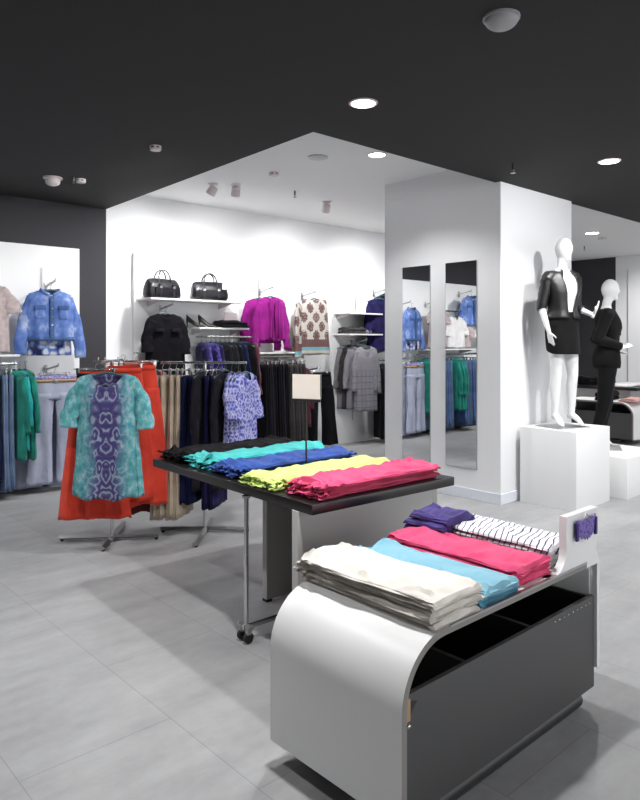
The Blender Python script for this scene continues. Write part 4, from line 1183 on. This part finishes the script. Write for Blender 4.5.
# mannequin in black suit
def mann_b(loc, rz):
    t = thing('mannequin', 'white mannequin in a black trouser suit with hands at the waist, farther right', 'mannequin', loc, rz)
    legs = [((-.085, .0, .88), (-.085, .03, .50), (-.075, .12, .125), (-.085, 0.0, .022)), ((.085, .0, .88), (.080, .0, .50), (.08, .07, .125), (.09, -.06, .022))]
    arms = [(-1, ((-.185, .005, 1.43), (-.25, .10, 1.17), (-.12, -.15, 1.08), (.65, -.60, .25), (.2, .4, -.9), 1)),
            (1, ((.185, .005, 1.43), (.25, .10, 1.17), (.16, -.12, 1.03), (-.7, -.5, -.05), (.2, .4, -.9), -1))]
    part('figure', bake_remesh(mannequin_body(legs, arms, (.0, -.02, 1.70)), 'mannequin_body', 'mann'), None, t)
    part('suit_jacket', torso_shell(.86, 1.49, .026, lambda z: .10 + .35 * max(0, (z - 1.18) / .3), seed=5, amp=.004, flare=.06), 'suit', t, mods=lambda o: solid(o, .006))
    part('black_shirt', torso_shell(1.05, 1.47, .012, None, seed=6), 'blackc', t)
    for sd, a in arms:
        sh, el, wr_ = a[0], a[1], Vector(a[2])
        S_, E_ = Vector(sh), Vector(el); dn = (E_ - S_).normalized(); df = (wr_ - E_).normalized()
        bm = limb_cloth([(sh[0] * .45, sh[1], sh[2] + .012), S_ + Vector((0, 0, .004)), S_.lerp(E_, .5), E_, E_ + dn * .038], [.060, .064, .058, .054, .040], 7 + sd, .003)
        bm2 = limb_cloth([E_ - df * .042, E_, E_.lerp(wr_, .45), E_.lerp(wr_, .90)], [.040, .055, .050, .040], 9 + sd, .003)
        for q in (bm, bm2):
            q.edges.ensure_lookup_table()
            be = [e for e in q.edges if e.is_boundary]
            pt = E_ + dn * .038 if q is bm else E_ - df * .042
            ce = [e for e in be if (e.verts[0].co - pt).length < .06]
            bmesh.ops.holes_fill(q, edges=ce, sides=0)
        tmp = bpy.data.meshes.new('tmp'); bm2.to_mesh(tmp); bm2.free(); bm.from_mesh(tmp); bpy.data.meshes.remove(tmp)
        part('suit_sleeve', bm, 'suit', t, mods=solid)
    part('suit_trousers', torso_shell(.82, 1.06, .014, None, seed=1, amp=.001), 'suit', t)
    for s, (hip, knee, ank, toe) in zip((-1, 1), legs):
        part('trouser_leg', limb_cloth([Vector(hip) + Vector((0, 0, .06)), hip, Vector(hip).lerp(Vector(knee), .5), knee, Vector(knee).lerp(Vector(ank), .5), ank], [.088, .096, .084, .066, .060, .048], s, .003), 'suit', t, mods=solid)
    bm = bmesh.new()
    for s in (-1, 1):
        rows = [[(s * (.035 + .045 * q * (1 - u * .6)), -.05 - .075 * u - .010, 1.51 - .30 * u + .01 * q) for q in (0, .5, 1)] for u in (0, .33, .66, 1)]
        grid(bm, rows)
    part('lapel', bm, 'suit', t, mods=lambda o: solid(o, .005))
    bm = bmesh.new(); box(bm, (-.19, -.14, 0), (.19, .22, .008), .004); part('base_plate', bm, 'steel', t, label='flat steel base plate')
    return t

def plinth(label, x0, y0, x1, y1, h, foot=True):
    t = thing('display_plinth', label, 'plinth', ((x0 + x1) / 2, (y0 + y1) / 2, 0)); a, b = (x1 - x0) / 2, (y1 - y0) / 2
    bm = bmesh.new(); box(bm, (-a, -b, .0), (a, b, h), .002); part('body', bm, 'ply', t)
    return t
plinth('tall white plinth under the mannequin in the leather jacket', 5.85, 2.975, 6.52, 3.545, .725)
plinth('lower white plinth under the mannequin in the black suit', 6.69, 2.88, 7.55, 3.65, .40)
mann_a((6.13, 3.26, .725), R(-18))
mann_b((7.23, 3.33, .40), R(28))

# ------------------------------------------------------------------ far furniture at the right
t = thing('display_table', 'dark topped display table far behind the suited mannequin', 'table', (11.05, 4.60, 0), 0)
bm = bmesh.new(); box(bm, (0, 0, .75), (1.1, 1.75, .80), .003); part('tabletop', bm, 'espresso', t)
for yy in (.12, 1.1):
    bm = bmesh.new(); box(bm, (.04, yy, 0), (.98, yy + .045, .75), .002); part('support_panel', bm, 'panel', t)
bm = bmesh.new(); box(bm, (.05, .17, .0), (.09, 1.7, .75), .002); part('support_panel', bm, 'panel', t)
stack('folded_garment', '', ['white folded garment lying on the far dark table'], ['whitec'], (11.15, 5.0, .802), 0, .75, .5, .03, 200, 'folded clothes')
stack('folded_garment', '', ['black garment at the bottom of the far table stack', 'black garment second in the far table stack', 'black garment on top of the far table stack'], ['blackc'], (11.12, 5.65, .802), 0, .80, .45, .05, 210, 'folded clothes')
fb = bench('white waterfall display bench far behind at the right edge', (10.2, 4.30, 0), 1.2, .62, R(-90), False, False); fb.scale = (-1, 1, 1)
stack('folded_garment', '', ['rose beige garment folded on the far bench'], ['rosy'], (10.26, 4.42, .634), R(8), .5, .28, .04, 220, 'folded clothes')
stack('folded_garment', '', ['black garment with small white dots on the far bench', 'black dotted garment on top on the far bench'], ['blackc'], (10.24, 4.80, .634), R(4), .45, .22, .06, 230, 'folded clothes')
slot_strip('dark slim upright on the far right white wall', 13.86, .6, 3.0, 5.96)

# ------------------------------------------------------------------ ceiling fittings
def downlight(label, x, y, z, r=.075, lamp='lamp'):
    t = thing('ceiling_downlight', label, 'downlight', (x, y, z))
    bm = bmesh.new(); disc_lathe(bm, [(r + .018, 0), (r + .018, -.004), (r + .002, -.008), (r, -.002)], 36); part('trim_ring', bm, 'white_pl', t)
    bm = bmesh.new(); disc_lathe(bm, [(r, -.003), (0, -.0035)], 32); part('lamp', bm, lamp, t)
    return t
downlight('round recessed downlight in the dark ceiling above the table', 3.11, 3.00, HD)
downlight('round recessed downlight in the dark ceiling at the right edge', 5.64, 2.58, HD)
downlight('round recessed downlight in the white ceiling in front of the column', 4.63, 4.29, HW)
downlight('round recessed downlight in the white ceiling beyond the column', 10.53, 5.09, HW, .10)
bm = bmesh.new(); disc_lathe(bm, [(.095, 0), (.095, -.006), (.08, -.010), (0, -.010)], 36); o = part('air_vent', bm, 'grey_pl'); o.location = (4.284, 4.721, HW); tag(o, 'flat round grey vent in the white ceiling', 'vent')

def detector(label, x, y, z, r=.045):
    t = thing('smoke_detector', label, 'smoke detector', (x, y, z))
    bm = bmesh.new(); disc_lathe(bm, [(r, 0), (r, -.022), (r * .9, -.034), (0, -.036)], 32); part('housing', bm, 'white_pl', t)
    for s in (-1, 1):
        bm = bmesh.new(); box(bm, (s * r * .45 - .010, -r - .002, -.022), (s * r * .45 + .010, -r + .006, -.012), .001); part('slot', bm, 'black_pl', t)
    t.rotation_euler[2] = R(-42 + 10); return t
detector('white smoke detector alone in the middle of the dark ceiling', 2.61, 4.75, HD)
detector('white smoke detector beside the dome near the dark wall', 2.63, 6.19, HD)
detector('small grey detector in the white ceiling recess', 4.347, 5.461, HW, .05)
detector('small detector in the white ceiling beyond the column', 11.1, 5.2, HW, .06)
t = thing('dome_lamp', 'frosted grey glass dome fitting on the dark ceiling near the top edge', 'dome fitting', (2.76, 1.77, HD))
bm = bmesh.new(); disc_lathe(bm, [(.085, 0), (.085, -.012), (.078, -.012), (.078, 0)], 36); part('rim', bm, 'grey_pl', t)
bm = bmesh.new(); disc_lathe(bm, [(.078, -.010)] + [(.078 * math.cos(a), -.012 - .048 * math.sin(a)) for a in (R(x) for x in range(10, 91, 10))], 36); part('dome', bm, 'grey_pl', t)
t = thing('ceiling_camera', 'white dome camera on the dark ceiling near the dark wall', 'camera', (2.41, 6.30, HD))
bm = bmesh.new(); disc_lathe(bm, [(.085, 0), (.085, -.014), (.075, -.018)], 36); part('collar', bm, 'white_pl', t)
bm = bmesh.new(); disc_lathe(bm, [(.068, -.014), (.066, -.045)] + [(.064 * math.cos(a), -.045 - .035 * math.sin(a)) for a in (R(x) for x in range(10, 91, 16))], 32); part('dome', bm, 'white_pl', t)
t = thing('track_adapter', 'small black ceiling socket beside the smoke detector', 'ceiling fitting', (2.54, 6.14, HD))
bm = bmesh.new(); box(bm, (-.012, -.012, -.04), (.012, .012, 0), .003); part('body', bm, 'black_pl', t)
bm = bmesh.new(); tube(bm, [(0, 0, -.04), (0, 0, -.06)], [.006, .012], 10); part('nozzle', bm, 'steel', t)
def sprinkler(label, x, y, z):
    t = thing('sprinkler', label, 'sprinkler', (x, y, z))
    bm = bmesh.new(); tube(bm, [(0, 0, 0), (0, 0, -.05)], .010, 10); part('stem', bm, 'black_pl', t)
    bm = bmesh.new(); tube(bm, [(0, 0, -.05), (0, 0, -.075)], [.009, .013], 10); disc_lathe(bm, [(.022, -.078), (.022, -.081), (.0, -.081)], 16); part('head', bm, 'steel', t)
sprinkler('black sprinkler head on the dark ceiling above the column', 5.12, 3.17, HD)
sprinkler('small sprinkler head in the white recess by the back wall', 5.05, 5.96, HW)
sprinkler('small sprinkler in the white ceiling beyond the column', 11.9, 5.9, HW)

def spotlight(label, x, y, z, aim, e, flip=1):
    t = thing('ceiling_spotlight', label, 'spotlight', (x, y, z))
    bm = bmesh.new(); disc_lathe(bm, [(.055, 0), (.055, -.012), (0, -.012)], 24); tube(bm, [(0, 0, -.010), (0, 0, -.05)], .008, 8); part('mount', bm, 'white_pl', t)
    d = (Vector(aim) - Vector((x, y, z - .06))).normalized()
    bm = bmesh.new(); c = Vector((0, 0, -.065))
    tube(bm, [c - d * .04, c - d * .03, c + d * .06], [.028, .048, .052], 20); part('lamp_head', bm, 'white_pl', t)
    bm = bmesh.new(); tube(bm, [c + d * .060, c + d * .0615], .040, 20); part('lamp_lens', bm, 'spotlamp', t)
    L_ = bpy.data.lights.new('spot_beam', 'SPOT'); L_.energy = e; L_.spot_size = R(125); L_.spot_blend = 1.; L_.shadow_soft_size = .05
    o = bpy.data.objects.new('spot_beam', L_); COL.objects.link(o); o.parent = t
    o.location = c + d * .075; o.rotation_euler = d.to_track_quat('-Z', 'Y').to_euler()
    return t
spotlight('left one of the two ceiling spotlights above the handbags', 4.16, 6.30, HW, (3.7, 7.4, 1.6), 72)
spotlight('right one of the two ceiling spotlights above the handbags', 4.36, 6.15, HW, (5.0, 7.4, 1.5), 72)
spotlight('ceiling spotlight in front of the patterned top', 5.74, 6.17, HW, (6.3, 7.4, 1.5), 76)
spotlight('ceiling spotlight hidden behind the mirror column', 7.3, 6.17, HW, (7.6, 7.4, 1.5), 75)

# lights of the recessed fittings (also those just out of the frame)
def down_spot(x, y, z, e, ang=125, blend=.6, soft=.06, aim=None):
    L_ = bpy.data.lights.new('downlight_or_wash', 'SPOT'); L_.energy = e; L_.spot_size = R(ang); L_.spot_blend = blend; L_.shadow_soft_size = soft
    o = bpy.data.objects.new('downlight_or_wash', L_); COL.objects.link(o); o.location = (x, y, z - .012)
    if aim: o.rotation_euler = (Vector(aim) - Vector((x, y, z))).to_track_quat('-Z', 'Y').to_euler()
down_spot(3.11, 3.00, HD, 120)
down_spot(1.75, 2.0, HD, 140)
downlight('recessed downlight in the dark ceiling above the bench, outside the picture', 1.75, 2.0, HD)
down_spot(5.64, 2.58, HD, 110)
down_spot(4.63, 4.29, HW, 70)
down_spot(10.53, 5.09, HW, 160)
for x, y, e in ((.6, 3.4, 90), (.7, 5.6, 90), (3.2, -.4, 50), (6.9, -.6, 60), (8.2, 2.4, 110), (8.3, .1, 80), (10.8, 2.3, 110)):
    down_spot(x, y, HD, e)
    downlight('recessed downlight in the dark ceiling outside the picture', x, y, HD)['group'] = 'recessed downlights outside the picture'
# added wash spots, no fittings: left bay, far right wall; also the column-side lamp
for x, y, aim, e in ((2.9, 5.0, (2.5, 7.4, 1.4), 110), (.6, 5.0, (.8, 7.4, 1.4), 110), (5.2, 1.1, (6.2, 3.6, 1.7), 170), (12.2, 4.6, (13.9, 5.2, 1.6), 150)):
    z = HD if x < 8 else HW
    down_spot(x, y, z, e, 84, .9, .05, aim)

w = bpy.data.worlds.new('world'); SC.world = w; w.use_nodes = True
w.node_tree.nodes['Background'].inputs[0].default_value = (.95, .97, 1, 1); w.node_tree.nodes['Background'].inputs[1].default_value = 1.1

# ------------------------------------------------------------------ camera
cam = bpy.data.cameras.new('camera'); co = bpy.data.objects.new('camera', cam); COL.objects.link(co)
co.location = (0, 0, 1.55); co.rotation_euler = (R(90), 0, R(47.61 - 90))
cam.sensor_fit = 'VERTICAL'; cam.sensor_height = 36; cam.sensor_width = 36; cam.lens = 36 * 680 / 800
cam.shift_y = -59 / 800; cam.clip_start = .05; cam.clip_end = 60
SC.camera = co
SC.view_settings.view_transform = 'Standard'; SC.view_settings.look = 'None'
SC.view_settings.exposure = 0.95; SC.view_settings.gamma = 1
SC.view_settings.use_curve_mapping = False
